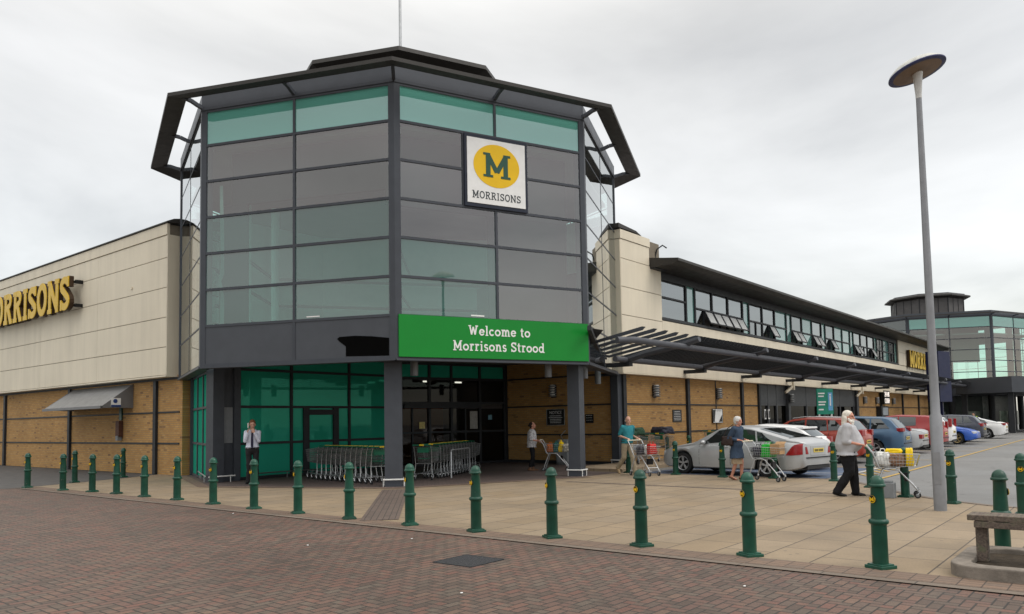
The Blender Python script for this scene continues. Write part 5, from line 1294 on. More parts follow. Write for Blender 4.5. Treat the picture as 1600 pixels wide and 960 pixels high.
# 2 woman in the blue coat
hd2 = R(-95)
J2 = dict(lean=.10, yaw=-8, elL=(-.10, .235, 1.15), wrL=(.20, .18, 1.10), elR=(-.10, -.235, 1.15), wrR=(.20, -.18, 1.10), handL=grip(1), handR=grip(-1),
          knL=(.10, .08, .50), anL=(.08, .08, .085), knR=(.02, -.08, .50), anR=(-.13, -.08, .11), toeR=(.9, 0, -.35))
M_COAT = fabric('blue_coat_cloth', (.04, .062, .10))
person('grey-haired woman in a blue coat and beige skirt pushing a trolley', (19.9, 8.42), hd2, 1.68, J2,
       dict(hair=('curly', plain('silver_hair', (.55, .54, .52), .8, 0, .2, 40)), wide=1.02, belly=.02, top=dict(name='coat', mat=M_COAT, sleeve=.9, hem=.60, g=.03, flare=.045, sw=1.15, mid=[(0, 0, .78, .165, .205)]),
            bottom=dict(kind='skirt', hem=.44, mat=fabric('beige_skirt', (.36, .27, .18))), shoe=plain('sandal_brown', (.16, .07, .04), .6), sandal=True, skin=M_SKINR))
p2 = Vector((19.9, 8.42, 0)) + dirv(hd2) * (HX - .02)
t2 = sh_trolley(p2, hd2, 'shallow trolley with a green bag and cardboard box pushed by the woman in blue')
put(bag('carrier_bag', .22, .28, .26, M_BAGK, 'dark bag near the handle of the trolley of the woman in blue'), t2, .30, 0, .62)
put(bag('carrier_bag', .24, .32, .33, M_BAGG, 'bright green carrier bag in the trolley of the woman in blue'), t2, .55, 0, .62)
put(box_thing('cardboard_box', .26, .3, .26, M_CARD, 'open cardboard box at the front of the trolley of the woman in blue'), t2, .80, 0, .70)
hb = bag('handbag', .30, .12, .24, plain('handbag_leather', (.035, .022, .02), .45, 0, .15, 10), 'dark brown handbag hanging from the shoulder of the woman in blue', 'handbag', False)
hb.rotation_euler = (0, 0, hd2); c_ = Vector((19.9, 8.42, 0)) + Matrix.Rotation(hd2, 3, 'Z') @ Vector((-.13, -.22, .92)); hb.location = c_
m = MB(); m.tube([(-.12, 0, .24), (-.02, .05, .45), (.14, .06, .55), (.17, .05, .45), (.12, 0, .24)], .011, 6); obj('strap', m, plain('handbag_leather', (.035, .022, .02)), hb, smooth=50)
# 3 bearded man
hd3 = R(-76)
J3 = dict(lean=.07, yaw=-22, elL=(-.02, .30, 1.12), wrL=(.24, .22, 1.06), elR=(-.02, -.30, 1.12), wrR=(.24, -.22, 1.06), handL=grip(1), handR=grip(-1),
          knL=(.10, .11, .50), anL=(.12, .11, .085), knR=(.03, -.10, .50), anR=(-.22, -.10, .10), toeR=(.96, 0, -.22))
person('heavy man with long white hair and beard, pale grey shirt and black trousers', (16.86, 4.75), hd3, 1.76, J3,
       dict(hair=('long', plain('white_hair', (.66, .62, .55), .8, 0, .12, 40)), beard=plain('white_beard', (.72, .69, .63), .8, 0, .1, 40), wide=1.42, belly=.085,
            top=dict(mat=fabric('pale_grey_cloth', (.42, .42, .44)), sleeve=.62, hem=.84, g=.03, flare=.03, sw=1.3, wr=.016, ws=6.5), bottom=dict(kind='trousers', mat=fabric('black_cloth', (.012, .012, .014)), w=1.5), shoe=plain('black_shoe', (.015, .015, .015), .35), skin=M_SKINR))
p3 = Vector((16.86, 4.75, 0)) + dirv(hd3) * (HX + .02)
t3 = sh_trolley(p3, hd3, 'shallow trolley heaped with shopping and a yellow bag, pushed by the bearded man')
put(bag('carrier_bag', .26, .34, .28, M_BAGW, 'crumpled white carrier bag near the handle of the bearded man trolley', bulge=.06), t3, .28, 0, .62)
put(bag('grocery_heap', .26, .34, .26, M_BAGM, 'heap of brown grocery packs in the bearded man trolley', 'groceries', False, .05), t3, .53, 0, .62)
put(bag('carrier_bag', .13, .34, .36, M_BAGY, 'bright yellow carrier bag at the front of the bearded man trolley', 'bag', False, .02), t3, .76, 0, .62, 0, 0)
put(bag('crisp_packet', .3, .2, .09, M_BAGY, 'yellow packet lying on top of the groceries of the bearded man', 'packet', False, .02), t3, .48, 0, .88)
# 4 woman in the entrance
hd4 = R(-62)
J4 = dict(lean=.05, yaw=-5, pitch=-14, elL=(.0, .25, 1.13), wrL=(.25, .2, 1.06), elR=(.0, -.25, 1.13), wrR=(.25, -.2, 1.06), handL=grip(1), handR=grip(-1),
          knL=(.04, .09, .50), anL=(.03, .09, .085), knR=(.06, -.09, .50), anR=(-.06, -.09, .09))
person('dark-haired woman in a white patterned blouse in the shaded entrance', (20.69, 15.93), hd4, 1.64, J4,
       dict(wide=1.14, belly=.03, hair=('bun', plain('dark_hair', (.03, .02, .016), .7)), top=dict(mat=fabric('patterned_blouse', (.55, .54, .55), (.2, .17, .2), 26, .56), sleeve=.68, hem=.84, g=.025, flare=.03, sw=1.1), bottom=dict(kind='trousers', mat=fabric('black_cloth2', (.012, .012, .014)), w=1.0, len=.8), shoe=plain('brown_shoe', (.16, .085, .05), .6), skin=M_SKINR))
p4 = Vector((20.69, 15.93, 0)) + dirv(hd4) * (HX - .02)
t4 = sh_trolley(p4, hd4, 'trolley full of colourful bags pushed by the woman in the shaded entrance')
put(bag('carrier_bag', .2, .3, .26, M_BAGO, 'orange carrier bag in the trolley in the shaded entrance'), t4, .30, 0, .62)
put(bag('carrier_bag', .16, .3, .30, M_BAGT, 'teal carrier bag in the middle of the trolley in the shaded entrance'), t4, .50, 0, .62)
put(bag('carrier_bag', .12, .3, .32, M_BAGY, 'yellow carrier bag in the trolley in the shaded entrance', hmat=M_BAGY), t4, .66, 0, .62)
put(bag('grocery_heap', .2, .34, .26, M_BAGS, 'pale packs at the front of the trolley in the shaded entrance', 'groceries', False, .05), t4, .84, 0, .62)
# 5 man on the phone
hd5 = R(-126)
J5 = dict(lean=.0, pitch=8, yaw=6, shL=(0, .165, 1.40), shR=(0, -.165, 1.40), elL=(.12, .175, 1.17), wrL=(.19, .055, 1.40), elR=(.12, -.185, 1.17), wrR=(.16, -.12, 1.41), handL=((-.1, -.35, .9), (-.9, 0, -.3), (0, -.9, -.3), 30), handR=((-.15, .25, .95), (-.2, 1, 0), (1, 0, 0), 40),
          knL=(.03, .10, .50), anL=(.02, .12, .085), knR=(.03, -.09, .50), anR=(.0, -.11, .085), toeL=(1, .3, -.1), toeR=(1, -.3, -.1))
p5 = (12.72, 19.95)
person('young man in a white shirt and dark tie phoning by the green glass', p5, hd5, 1.84, J5,
       dict(hair=('short', plain('ginger_hair', (.16, .065, .03), .75)), wide=.98, top=dict(mat=fabric('white_shirt_cloth', (.62, .64, .74)), sleeve=.97, hem=.97, g=.016, sw=.92), bottom=dict(kind='trousers', mat=fabric('charcoal_cloth', (.022, .02, .022)), w=1.02), belt=plain('belt_black', (.012, .012, .012), .4), shoe=plain('black_shoe', (.015, .015, .015), .35)))
pr5 = [o for o in bpy.data.objects if o.name.startswith('person')][-1]
root5 = [o for o in bpy.data.objects if o.get('label', '').startswith('young man')][0]
m = MB(); m.extr([(.142, -.022, 1.44), (.142, .022, 1.44), (.156, .033, 1.12), (.158, .03, 1.02), (.158, 0, .97), (.158, -.03, 1.02), (.156, -.033, 1.12)], (.006, 0, 0)); m.xf(Matrix.Scale(1.84 / 1.75, 4)); obj('tie', m, plain('navy_tie', (.015, .013, .04), .5), root5)
phn = MB(); phn.box(-.012, -.035, -.07, .012, .035, .07)
po_ = obj('mobile_phone', phn, M_WHITE, bevel=.004, label='white phone held at the ear of the man in the tie', cat='phone')
po_.location = Vector((*p5, 0)) + Matrix.Rotation(hd5, 3, 'Z') @ Vector((.09, -.112, 1.68)); po_.rotation_euler = (R(8), 0, hd5 + R(80))
# 6 distant hi-vis figure
person('distant person in a yellow high-visibility vest behind the far silver car', (66.5, 9.6), R(160), 1.72, dict(lean=.1, elL=(.02, .24, 1.14), wrL=(.15, .2, .95), elR=(.02, -.24, 1.14), wrR=(.15, -.2, .95), knL=(.02, .09, .5), anL=(0, .09, .085), knR=(.02, -.09, .5), anR=(0, -.09, .085)),
       dict(hair=('short', plain('dark_hair', (.03, .02, .016))), top=dict(mat=plain('hi_vis_yellow', (.62, .85, .03), .6, 0, .1, 8), sleeve=.5, hem=.9, g=.03), bottom=dict(kind='trousers', mat=fabric('navy_cloth', (.02, .022, .04))), shoe=plain('black_shoe', (.015, .015, .015))))

# ---------------------------------------------------------------- cars
def interp(tab, x):
    if x >= tab[0][0]: return tab[0][1]
    for (x0, z0), (x1, z1) in zip(tab[:-1], tab[1:]):
        if x0 >= x >= x1: return z0 + (z1 - z0) * (x0 - x) / (x0 - x1)
    return tab[-1][1]
def paint_mat(name, col, metal=.0, rough=.32):
    if name in MC: return MC[name]
    t = NT(name); v = t.pos(True); f = t.noise(v, 2.5, 5); h = t.n('ShaderNodeHueSaturation'); t.set(h.inputs['Color'], col); t.set(h.inputs['Value'], t.rng(f, .3, .7, .93, 1.05))
    MC[name] = t.bsdf(h.outputs[0], t.rng(f, .3, .7, rough - .05, rough + .08), metal, coat=.22); return MC[name]
M_TAIL = plain('tail_lamp_red', (.26, .006, .009), .22, 0, .2, 25, bstr=0); M_LAMPC = plain('lamp_clear', (.6, .62, .64), .12, .3, .15, 25, bstr=0)
M_PLATE = plain('plate_yellow', (.66, .50, .10), .5, 0, .1, 25, bstr=0); M_TRIM = plain('black_trim', (.02, .02, .022), .5, 0, .1, 10)
M_ALLOY = plain('alloy', (.45, .46, .48), .3, .5, .08, 10, bstr=0); M_GOLD = plain('gold_alloy', (.34, .25, .11), .35, .5, .08, 10, bstr=0)
class Car:
    def __init__(s, L, W, top, belt, wf, wr, wR, zb=.2, tumble=.36):
        s.L, s.W, s.top, s.belt, s.wf, s.wr, s.wR, s.zb, s.tumble = L, W, top, belt, wf, wr, wR, zb, tumble
    def zt(s, x): return sum(interp(s.top, x + d) for d in (-.07, -.035, 0, .035, .07)) / 5
    def sec(s, x):
        xn = abs(x) / (s.L / 2); t = max(0, (abs(x) - (s.L / 2 - .42)) / .42)
        w = s.W / 2 * (1 - .035 * xn ** 4) * math.sqrt(max(.02, 1 - .36 * min(1, t) ** 2.2))
        zt = s.zt(x); zs = min(interp(s.belt, x), zt - .025); zb = s.zb + .10 * min(1, t) ** 2
        for xw in (s.wf, s.wr):
            dx = abs(x - xw); Ra = s.wR + .055
            if dx < Ra: zb = max(zb, s.wR + math.sqrt(Ra * Ra - dx * dx))
        zb = min(zb, zs - .08); yr = max(w * .3, w * .93 - max(0, zt - zs - .1) * s.tumble); c = min(.055, (zt - zs) * .5)
        l = lambda a, b, k: a + (b - a) * k
        fl = 1 + .012 * max(0, 1 - min(abs(x - s.wf), abs(x - s.wr)) / .5)
        P = [(w * .93 * fl, zb), (w * .985 * fl, zb + .03), (w * fl, l(zb, zs, .3)), (w * .998 * fl, l(zb, zs, .62)), (w * .975, zs - .06), (w * .925, zs), (l(w * .925, yr, .5) + .012, l(zs, zt - c, .5)), (yr, zt - c), (yr * .86, zt - c * .4), (yr * .45, zt - c * .08), (0, zt)]
        return P
    def body(s):
        n = int(s.L / .045); xs = [s.L / 2 - s.L * i / n for i in range(n + 1)]; m = MB(); K = 11
        rows = []
        def ring(x, sec): return [(x, y, z) for y, z in sec] + [(x, -y, z) for y, z in sec[-2::-1]]
        for x in xs: rows.append(ring(x, s.sec(x)))
        for e, x in ((0, s.L / 2 + .035), (-1, -s.L / 2 - .035)):
            sc = s.sec(xs[e]); zm = (sc[0][1] + sc[-1][1]) / 2; r = ring(x, [(y * .9, zm + (z - zm) * .86) for y, z in sc])
            rows.insert(0, r) if e == 0 else rows.append(r)
        k = len(rows[0])
        for r in rows: m.v += r
        for i in range(len(rows) - 1):
            for j in range(k - 1): a = i * k + j; m.f.append((a, a + 1, a + k + 1, a + k))
        m.f.append(tuple(range(k))); m.f.append(tuple((len(rows) - 1) * k + q for q in range(k))[::-1])
        return m
    def S(s, x, r):
        P = s.sec(x); i = min(int(r), 9); f = r - i; return (P[i][0] + (P[i + 1][0] - P[i][0]) * f, P[i][1] + (P[i + 1][1] - P[i][1]) * f)
    def patch(s, xb0, xt0, xb1, xt1, r0, r1, side, off, nx=10, nr=5):
        """patch on the flank; xb = x on the low edge, xt = x on the high edge"""
        m = MB(); V_ = []
        for j in range(nr + 1):
            t = j / nr; a, b = xb0 + (xt0 - xb0) * t, xb1 + (xt1 - xb1) * t
            for i in range(nx + 1):
                x = a + (b - a) * i / nx; y, z = s.S(x, r0 + (r1 - r0) * t); V_.append((x, side * (y + off), z + off * .35))
        w = nx + 1; m.add(V_, [(j * w + i, j * w + i + 1, (j + 1) * w + i + 1, (j + 1) * w + i) for j in range(nr) for i in range(nx)]); return m
    def screen(s, x0, x1, off=.008, k0=.9, k1=.9, nx=10, ny=10):
        m = MB(); V_ = []
        for i in range(nx + 1):
            t = i / nx; x = x0 + (x1 - x0) * t; P = s.sec(x); yr, zt = P[7][0], P[10][1]; kk = k0 + (k1 - k0) * t
            dz = (s.zt(x + .03) - s.zt(x - .03)) / .06; nl = math.sqrt(1 + dz * dz)
            for j in range(ny + 1):
                q = -1 + 2 * j / ny; y = q * yr * kk; a = abs(q * kk); c = zt - P[7][1]
                z = zt - c * (a * .2 if a < .45 else .08 + (a - .45) / .55 * .92 if a > .86 else .08 + (a - .45) / .41 * .32)
                V_.append((x - dz / nl * off, y, z + off / nl))
        w = ny + 1; m.add(V_, [(i * w + j, i * w + j + 1, (i + 1) * w + j + 1, (i + 1) * w + j) for i in range(nx) for j in range(ny)]); return m
def build_car(lab, loc, heading, c, paint, panes, wsx, rsx, doors, tails='box', tz=(.75, .95), tlen=.22, alloy=None, plate=True, roofbars=False, group='cars parked in the row beside the wing', spoiler=False, strip=True, antenna=None, head=True, twid=.36, cat='car'):
    e = empty('parked_car', (*loc, 0), heading, lab, cat, group); alloy = alloy or M_ALLOY
    body = obj('body', c.body(), paint, e, smooth=38)
    m = MB(); wz = c.wR * 2 + .08
    m.box(-c.L / 2 + .3, -c.W / 2 + .24, .19, c.L / 2 - .3, c.W / 2 - .24, .62); m.box(c.wf - .3, -c.W / 2 + .1, .3, c.wf + .3, c.W / 2 - .1, .60); obj('underbody', m, M_BLACK, e)
    for s in (1, -1):
        for (a, b, c_, d) in panes: obj('side_window', c.patch(a, b, c_, d, 5.22, 6.86, s, .008), M_GLCAR2, e)
        if s == 1 or True:
            for (x0, x1) in doors:
                g = obj('door', c.patch(x0, x0, x1, x1, .9, 4.9, s, .007, nx=14), paint, e, smooth=60)
                m = c.patch(x0 + .014, x0 + .014, x1 - .014, x1 - .014, .85, 4.97, s, .003, nx=14); obj('door_gap', m, M_BLACK, g)
                y, z = c.S(x1 + .12, 4.0); m = MB(); m.box(x1 + .06, s * (y - .0), z - .04, x1 + .24, s * (y + .03), z - .01); obj('handle', m, paint, g, bevel=.006)
        y, z = c.S(wsx[0] - .35, 5.2); m = MB(); m.ellip((wsx[0] - .38, s * (y + .11), z + .05), (.07, .1, .065), 12, 8); m.obox((wsx[0] - .36, s * (y - .02), z), (wsx[0] - .38, s * (y + .08), z + .02), .05, .03); obj('mirror', m, paint, e, smooth=60)
        for xw in (c.wf, c.wr):
            yo = c.W / 2 - .015; R_ = c.wR
            m = MB(); m.lathe([(R_ * .66, -.19), (R_ * .93, -.19), (R_, -.16), (R_, -.035), (R_ * .95, -.005), (R_ * .70, .0), (R_ * .66, -.02), (R_ * .66, -.19)], 28, (xw, 0, R_), axis='y', caps=False)
            if s < 0: m.v = [(x, -y, z) for x, y, z in m.v]
            m.v = [(x, y + s * yo, z) for x, y, z in m.v]
            w = obj('wheel', m, M_RUB, e, smooth=40)
            m = MB(); m.lathe([(.01, -.07), (R_ * .67, -.07), (R_ * .67, -.06), (.01, -.06)], 24, (xw, 0, R_), axis='y'); m.v = [(x, s * (y + yo), z) for x, y, z in m.v]; obj('brake_disc', m, M_BLACK, w)
            m = MB(); m.lathe([(R_ * .60, -.045), (R_ * .69, -.01), (R_ * .69, .002), (R_ * .62, -.008), (R_ * .60, -.045)], 28, (xw, 0, R_), axis='y', caps=False); m.lathe([(.01, -.03), (.05, -.03), (.045, -.008), (.01, -.006)], 12, (xw, 0, R_), axis='y')
            for q in range(5):
                a = q * 2 * math.pi / 5 + .3; p, r = (.03, .62 * R_)
                for da in (-.13, .13):
                    m.obox((xw + p * math.cos(a), -.022, R_ + p * math.sin(a)), (xw + r * math.cos(a + da), -.02, R_ + r * math.sin(a + da)), .026, .028, up=(math.cos(a), 0, math.sin(a)) if False else (0, 1, 0))
            m.v = [(x, s * (y + yo), z) for x, y, z in m.v]; obj('rim', m, alloy, w)
        # lamps at the corners
        xe = -c.L / 2
        P = c.sec(xe + .08)
        if tails == 'tri':      # triangular lamp running up the rear corner
            m = MB(); V_ = []
            nx, nr = 6, 6
            for j in range(nr + 1):
                t = j / nr; xb = xe - .01; xt = xe + .52 * (1 - t) * .9 + .0
                for i in range(nx + 1):
                    x = xe + .01 + (.06 + .34 * (1 - t)) * i / nx; y, z = c.S(x, 2.75 + 2.1 * t); V_.append((x, s * (y + .012), z))
            w_ = nx + 1; m.add(V_, [(j * w_ + i, j * w_ + i + 1, (j + 1) * w_ + i + 1, (j + 1) * w_ + i) for j in range(nr) for i in range(nx)])
            y, z = c.S(xe, 2.75); m.extr([(xe - .042, s * y * .92, z), (xe - .042, s * y * .72, z), (xe - .042, s * y * .82, z + .2), (xe - .042, s * y * .92, z + .2)], (.06, 0, 0))
        else:
            z0, z1 = tz; m = MB(); y = P[3][0]
            rr = [(xe + tlen, y + .0), (xe + .05, y * .985), (xe - .035, y * .93), (xe - .055, y - twid), (xe + .05, y - twid), (xe + tlen, y - .05)]
            m.prism([(a, s * (b + .008)) for a, b in rr], z0, z1)
        obj('tail_lamp', m, M_TAIL, e, bevel=.012)
        if head:
            xh = c.L / 2; y = c.sec(xh - .1)[3][0]; m = MB(); zz = interp(c.top, xh - .12) - .17
            m.prism([(xh - .32, s * (y + .004)), (xh - .1, s * y), (xh + .02, s * (y - .16)), (xh + .025, s * (y - .36)), (xh - .2, s * (y - .4))], zz, zz + .13); obj('headlight', m, M_LAMPC, e, bevel=.02)
    obj('windscreen', c.screen(*wsx, k0=.93, k1=.9), M_GLCAR2, e); obj('rear_window', c.screen(*rsx, k0=.86, k1=.9), M_GLCAR2, e)
    if strip:
        for s in (1, -1):
            m = c.patch(c.wf - c.wR - .12, c.wf - c.wR - .12, c.wr + c.wR + .12, c.wr + c.wR + .12, 2.45, 2.7, s, .011); obj('side_moulding', m, paint, e)
    if plate:
        m = MB(); m.box(-c.L / 2 - .06, -.26, .68, -c.L / 2 - .035, .26, .79); obj('number_plate', m, M_PLATE, e)
        m = MB(); m.box(-c.L / 2 - .045, -.4, .60, -c.L / 2 - .03, .4, .86); obj('plate_recess', m, paint, e, bevel=.01)
        m = MB()
        for q in range(7): m.box(-c.L / 2 - .064, -.21 + q * .062 + (.02 if q > 3 else 0), .705, -c.L / 2 - .06, -.17 + q * .062 + (.02 if q > 3 else 0), .765)
        obj('plate_marks', m, M_BLACK, e)
    m = MB(); P = c.sec(-c.L / 2 + .1); m.box(-c.L / 2 - .06, -P[3][0] * .8, .53, -c.L / 2 - .02, P[3][0] * .8, .56); m.box(-c.L / 2 - .04, -P[3][0] * .75, .24, -c.L / 2 + .1, P[3][0] * .75, .33); obj('bumper_trim', m, M_TRIM, e)
    if roofbars:
        for s in (1, -1):
            m = MB(); m.tube([(x, s * (c.S(x, 7)[0] - .03), c.S(x, 7)[1] + .075) for x in (wsx[1] - .15, -.3, -.8, rsx[1] + .25)], .016, 6); obj('roof_bar', m, M_CHROME, e, smooth=50)
    if spoiler:
        x = rsx[1] + .02; P = c.sec(x); m = MB(); m.box(x - .14, -P[7][0] * .92, P[10][1] - .05, x + .1, P[7][0] * .92, P[10][1] + .012); obj('spoiler', m, paint, e, bevel=.015)
    return e
M_GLCAR2 = m_glass('dark_car_glass', (.10, .12, .12), .11, body=(.03, .035, .035), bodyf=.5)
def hatch(L, W, H, hood=.92, cowl=1.0, xr=.1, tail='hatch', belt0=.86, belt1=.98):
    h = L / 2
    if tail == 'lift':      # long sloping tailgate
        top = [(h, .60), (h - .1, .70), (h - .5, .82), (cowl, hood + .06), (xr, H - .06), (xr - .5, H), (xr - 1.1, H - .05), (-h + .45, 1.10), (-h + .12, 1.04), (-h, .94)]
    elif tail == 'hatch':
        top = [(h, .62), (h - .1, .74), (h - .5, .86), (cowl, hood + .08), (xr, H - .06), (xr - .6, H), (-h + .75, H - .07), (-h + .55, H - .12), (-h + .18, 1.04), (-h + .05, .98), (-h, .88)]
    elif tail == 'suv':
        top = [(h, .70), (h - .1, .84), (h - .5, .97), (cowl, hood + .14), (xr, H - .07), (xr - .6, H), (-h + .65, H - .06), (-h + .42, H - .13), (-h + .12, 1.12), (-h, 1.0)]
    else:                   # saloon
        top = [(h, .60), (h - .1, .72), (h - .5, .84), (cowl, hood + .06), (xr, H - .06), (xr - .5, H), (xr - 1.0, H - .05), (-h + .75, 1.06), (-h + .1, 1.02), (-h, .93)]
    belt = [(h, .58), (h - .4, belt0 - .08), (cowl - .2, belt0), (-h + .5, belt1), (-h, belt1 - .05)]
    return Car(L, W, top, belt, h - .88, -h + .92 if L < 4.5 else -h + 1.0, .315 if H < 1.5 else .34)
P_SIL = paint_mat('silver_paint', (.42, .43, .44), .35, .34); P_WHT = paint_mat('white_car_paint', (.72, .72, .72)); P_RED = paint_mat('orange_red_paint', (.27, .024, .008), .05)
P_BLU = paint_mat('steel_blue_paint', (.045, .10, .175), .3); P_RED2 = paint_mat('red_car_paint', (.29, .005, .007)); P_SUB = paint_mat('bright_blue_paint', (.02, .09, .42), .1); P_DRK = paint_mat('dark_blue_grey_paint', (.04, .045, .065), .3)
c = hatch(4.72, 1.81, 1.43, .90, 1.12, .28, 'lift')
hA = R(90 - 11); ctr = Vector((21.02, 8.05)) + Vector((math.cos(hA), math.sin(hA))) * 1.36 + Vector((math.sin(hA), -math.cos(hA))) * .89
build_car('silver five-door car parked nearest, side-on behind the two walking shoppers', tuple(ctr), hA, c, P_SIL, [(.92, .25, -.16, -.16), (-.23, -.23, -1.02, -.95), (-1.08, -1.01, -1.55, -1.18)], (1.06, .33), (-1.98, -.98), [(.86, -.2), (-.215, -1.18)], tails='tri')
c = hatch(4.33, 1.77, 1.44, .92, 1.05, .2, 'hatch')
build_car('white hatchback parked right beside the silver car', (24.9, 7.62 + 2.2), R(90), c, P_WHT, [(.9, .2, -.3, -.3), (-.36, -.36, -1.5, -1.2)], (1.0, .25), (-2.0, -1.62), [(.8, -.33), (-.345, -1.2)], tz=(.80, 1.0), tlen=.25, spoiler=True, strip=False)
c = hatch(4.4, 1.82, 1.63, .98, 1.05, .25, 'suv', .98, 1.12)
build_car('orange-red crossover car behind the bearded man', (29.1, 7.5 + 2.2), R(90), c, P_RED, [(.9, .25, -.3, -.3), (-.36, -.36, -1.1, -1.05), (-1.14, -1.1, -1.7, -1.35)], (1.0, .3), (-2.05, -1.78), [(.8, -.33), (-.345, -1.15)], tz=(.95, 1.15), roofbars=True, strip=False)
c = hatch(4.5, 1.85, 1.64, 1.0, 1.25, .35, 'suv', .96, 1.08)
build_car('steel blue people carrier with dark tinted rear window', (33.6, 7.25 + 2.2), R(90), c, P_BLU, [(1.1, .35, -.3, -.3), (-.36, -.36, -1.1, -1.1), (-1.16, -1.16, -1.85, -1.5)], (1.2, .4), (-2.12, -1.82), [(.8, -.33), (-.345, -1.15)], tz=(1.0, 1.14), tlen=.34, strip=False)
c = hatch(4.45, 1.76, 1.40, .9, 1.05, .2, 'saloon')
build_car('silver saloon with rounded red lamps between the blue people carrier and the red car', (37.3, 7.3 + 2.2), R(90), c, P_SIL, [(.9, .2, -.2, -.2), (-.26, -.26, -1.1, -.9)], (1.0, .25), (-1.5, -.9), [(.8, -.23), (-.245, -1.1)], tz=(.62, .80), strip=False)
c = hatch(4.35, 1.80, 1.66, 1.0, 1.2, .35, 'suv', .98, 1.1)
build_car('red people carrier hidden partly by the lamp post', (41.5, 7.2 + 2.2), R(90), c, P_RED2, [(1.1, .35, -.3, -.3), (-.36, -.36, -1.1, -1.1)], (1.2, .4), (-2.02, -1.76), [(.8, -.33), (-.345, -1.15)], tz=(.95, 1.3), tlen=.12, strip=False)
c = hatch(4.1, 1.72, 1.60, 1.0, 1.1, .3, 'suv', .96, 1.08)
build_car('white car with tall red tail lamps just right of the lamp post', (45.3, 7.5 + 2.05), R(90), c, P_WHT, [(1.0, .3, -.3, -.3), (-.36, -.36, -1.1, -1.1), (-1.16, -1.16, -1.6, -1.4)], (1.05, .35), (-1.92, -1.66), [(.8, -.33), (-.345, -1.15)], tz=(1.0, 1.42), tlen=.1, twid=.16, strip=False)
c = hatch(4.45, 1.75, 1.42, .92, 1.05, .2, 'saloon')
build_car('bright blue saloon with gold wheels parked nose outwards', (48.9, 6.9 + 2.25), R(-90), c, P_SUB, [(.9, .2, -.2, -.2), (-.26, -.26, -1.1, -.9)], (1.0, .25), (-1.5, -.9), [(.8, -.23), (-.245, -1.1)], alloy=M_GOLD, strip=False)
c = hatch(4.2, 1.72, 1.62, 1.0, 1.1, .3, 'suv', .96, 1.08)
build_car('dark blue-grey tall hatchback beyond the bright blue saloon', (53.2, 7.2 + 2.1), R(90), c, P_DRK, [(1.0, .3, -.3, -.3), (-.36, -.36, -1.1, -1.1), (-1.16, -1.16, -1.6, -1.4)], (1.05, .35), (-1.92, -1.66), [(.8, -.33), (-.345, -1.15)], tz=(.9, 1.08), strip=False)
c = hatch(4.8, 1.85, 1.46, .92, 1.12, .28, 'lift')
build_car('far silver-white car with a long sloping tail at the end of the row', (60.2, 6.9 + 2.4), R(90), c, P_WHT, [(.92, .25, -.16, -.16), (-.23, -.23, -1.05, -.95), (-1.1, -1.0, -1.5, -1.3)], (1.06, .33), (-2.0, -.98), [(.86, -.2), (-.215, -1.18)], tz=(.86, 1.0), strip=False)

# ---------------------------------------------------------------- small things on and by the walls
def sign_on(name, lab, x, y, z, w, h, face, mat, lines, lmat, cat='sign', head=None, frame=None):
    e = empty(name, (x, y, z), {'-y': 0, '-x': R(-90)}[face], lab, cat)
    m = MB(); m.box(-w / 2, -.02, -h / 2, w / 2, 0, h / 2); obj('board', m, mat, e, bevel=.003)
    if frame:
        m = MB(); 
        for a, b in (((-w / 2, h / 2), (w / 2, h / 2)), ((w / 2, h / 2), (w / 2, -h / 2)), ((w / 2, -h / 2), (-w / 2, -h / 2)), ((-w / 2, -h / 2), (-w / 2, h / 2))): m.obox((a[0], -.02, a[1]), (b[0], -.02, b[1]), .02, .03, up=(0, 1, 0))
        obj('frame', m, frame, e)
    m = MB(); z0 = h / 2 * .8
    if head:
        cu_ = bpy.data.curves.new('t', 'FONT'); cu_.body = head; cu_.size = head_size = h * .26; cu_.align_x = 'CENTER'; cu_.extrude = .001
        to = bpy.data.objects.new('t', cu_); COL.objects.link(to); dg = bpy.context.evaluated_depsgraph_get(); me = bpy.data.meshes.new_from_object(to.evaluated_get(dg)); bpy.data.objects.remove(to)
        me.transform(Matrix.Translation((0, -.023, z0 - h * .2)) @ Matrix.Rotation(R(90), 4, 'X')); me.materials.clear(); obj('heading', me, lmat, e); z0 -= h * .28
    for k in range(lines):
        zz = z0 - (z0 + h * .42) * k / max(1, lines) - h * .04; ln_ = w * random.uniform(.55, .8) / 2
        x0 = -ln_
        while x0 < ln_: q = random.uniform(.03, .07); m.box(x0, -.024, zz - h * .018, min(x0 + q, ln_), -.02, zz + h * .018); x0 += q + .018
    obj('text_lines', m, lmat, e); return e
sign_on('notice_sign', 'black notice board with white writing on the shaded brick wall', 24.68, 17.77, 1.8, .85, .62, '-x', M_BLACK, 5, M_WHITE, head='NOTICE', frame=M_GALV)
sign_on('notice_sign', 'small black sign right of the notice board on the shaded brick', 24.68, 16.2, 1.72, .36, .34, '-x', M_BLACK, 3, M_WHITE)
sign_on('notice_sign', 'dark sign with pale writing on the brick above the man in turquoise', 29.1, 14.82, 1.77, .78, .5, '-y', M_BLACK, 6, M_WHITE)
pe = sign_on('wall_poster', 'white poster in a dark frame on the brick left of the woman in blue', 32.95, 14.79, 1.75, 1.05, .62, '-y', M_WHITE, 1, M_BLACK, 'poster', frame=M_FRAMED)
m = MB(); m.extr([(-.48, -.024, .27), (-.2, -.024, .27), (-.28, -.024, 0), (-.34, -.024, -.27), (-.48, -.024, -.27)], (0, -.002, 0)); m.extr([(.46, -.024, .05), (.48, -.024, -.27), (.1, -.024, -.27)], (0, -.002, 0)); obj('dark_figure', m, M_BLACK, pe)
gsn = empty('green_post_sign', (42.2, 12.9, 0), R(-35), 'tall green sign on two white legs in front of the shopfront', 'sign')
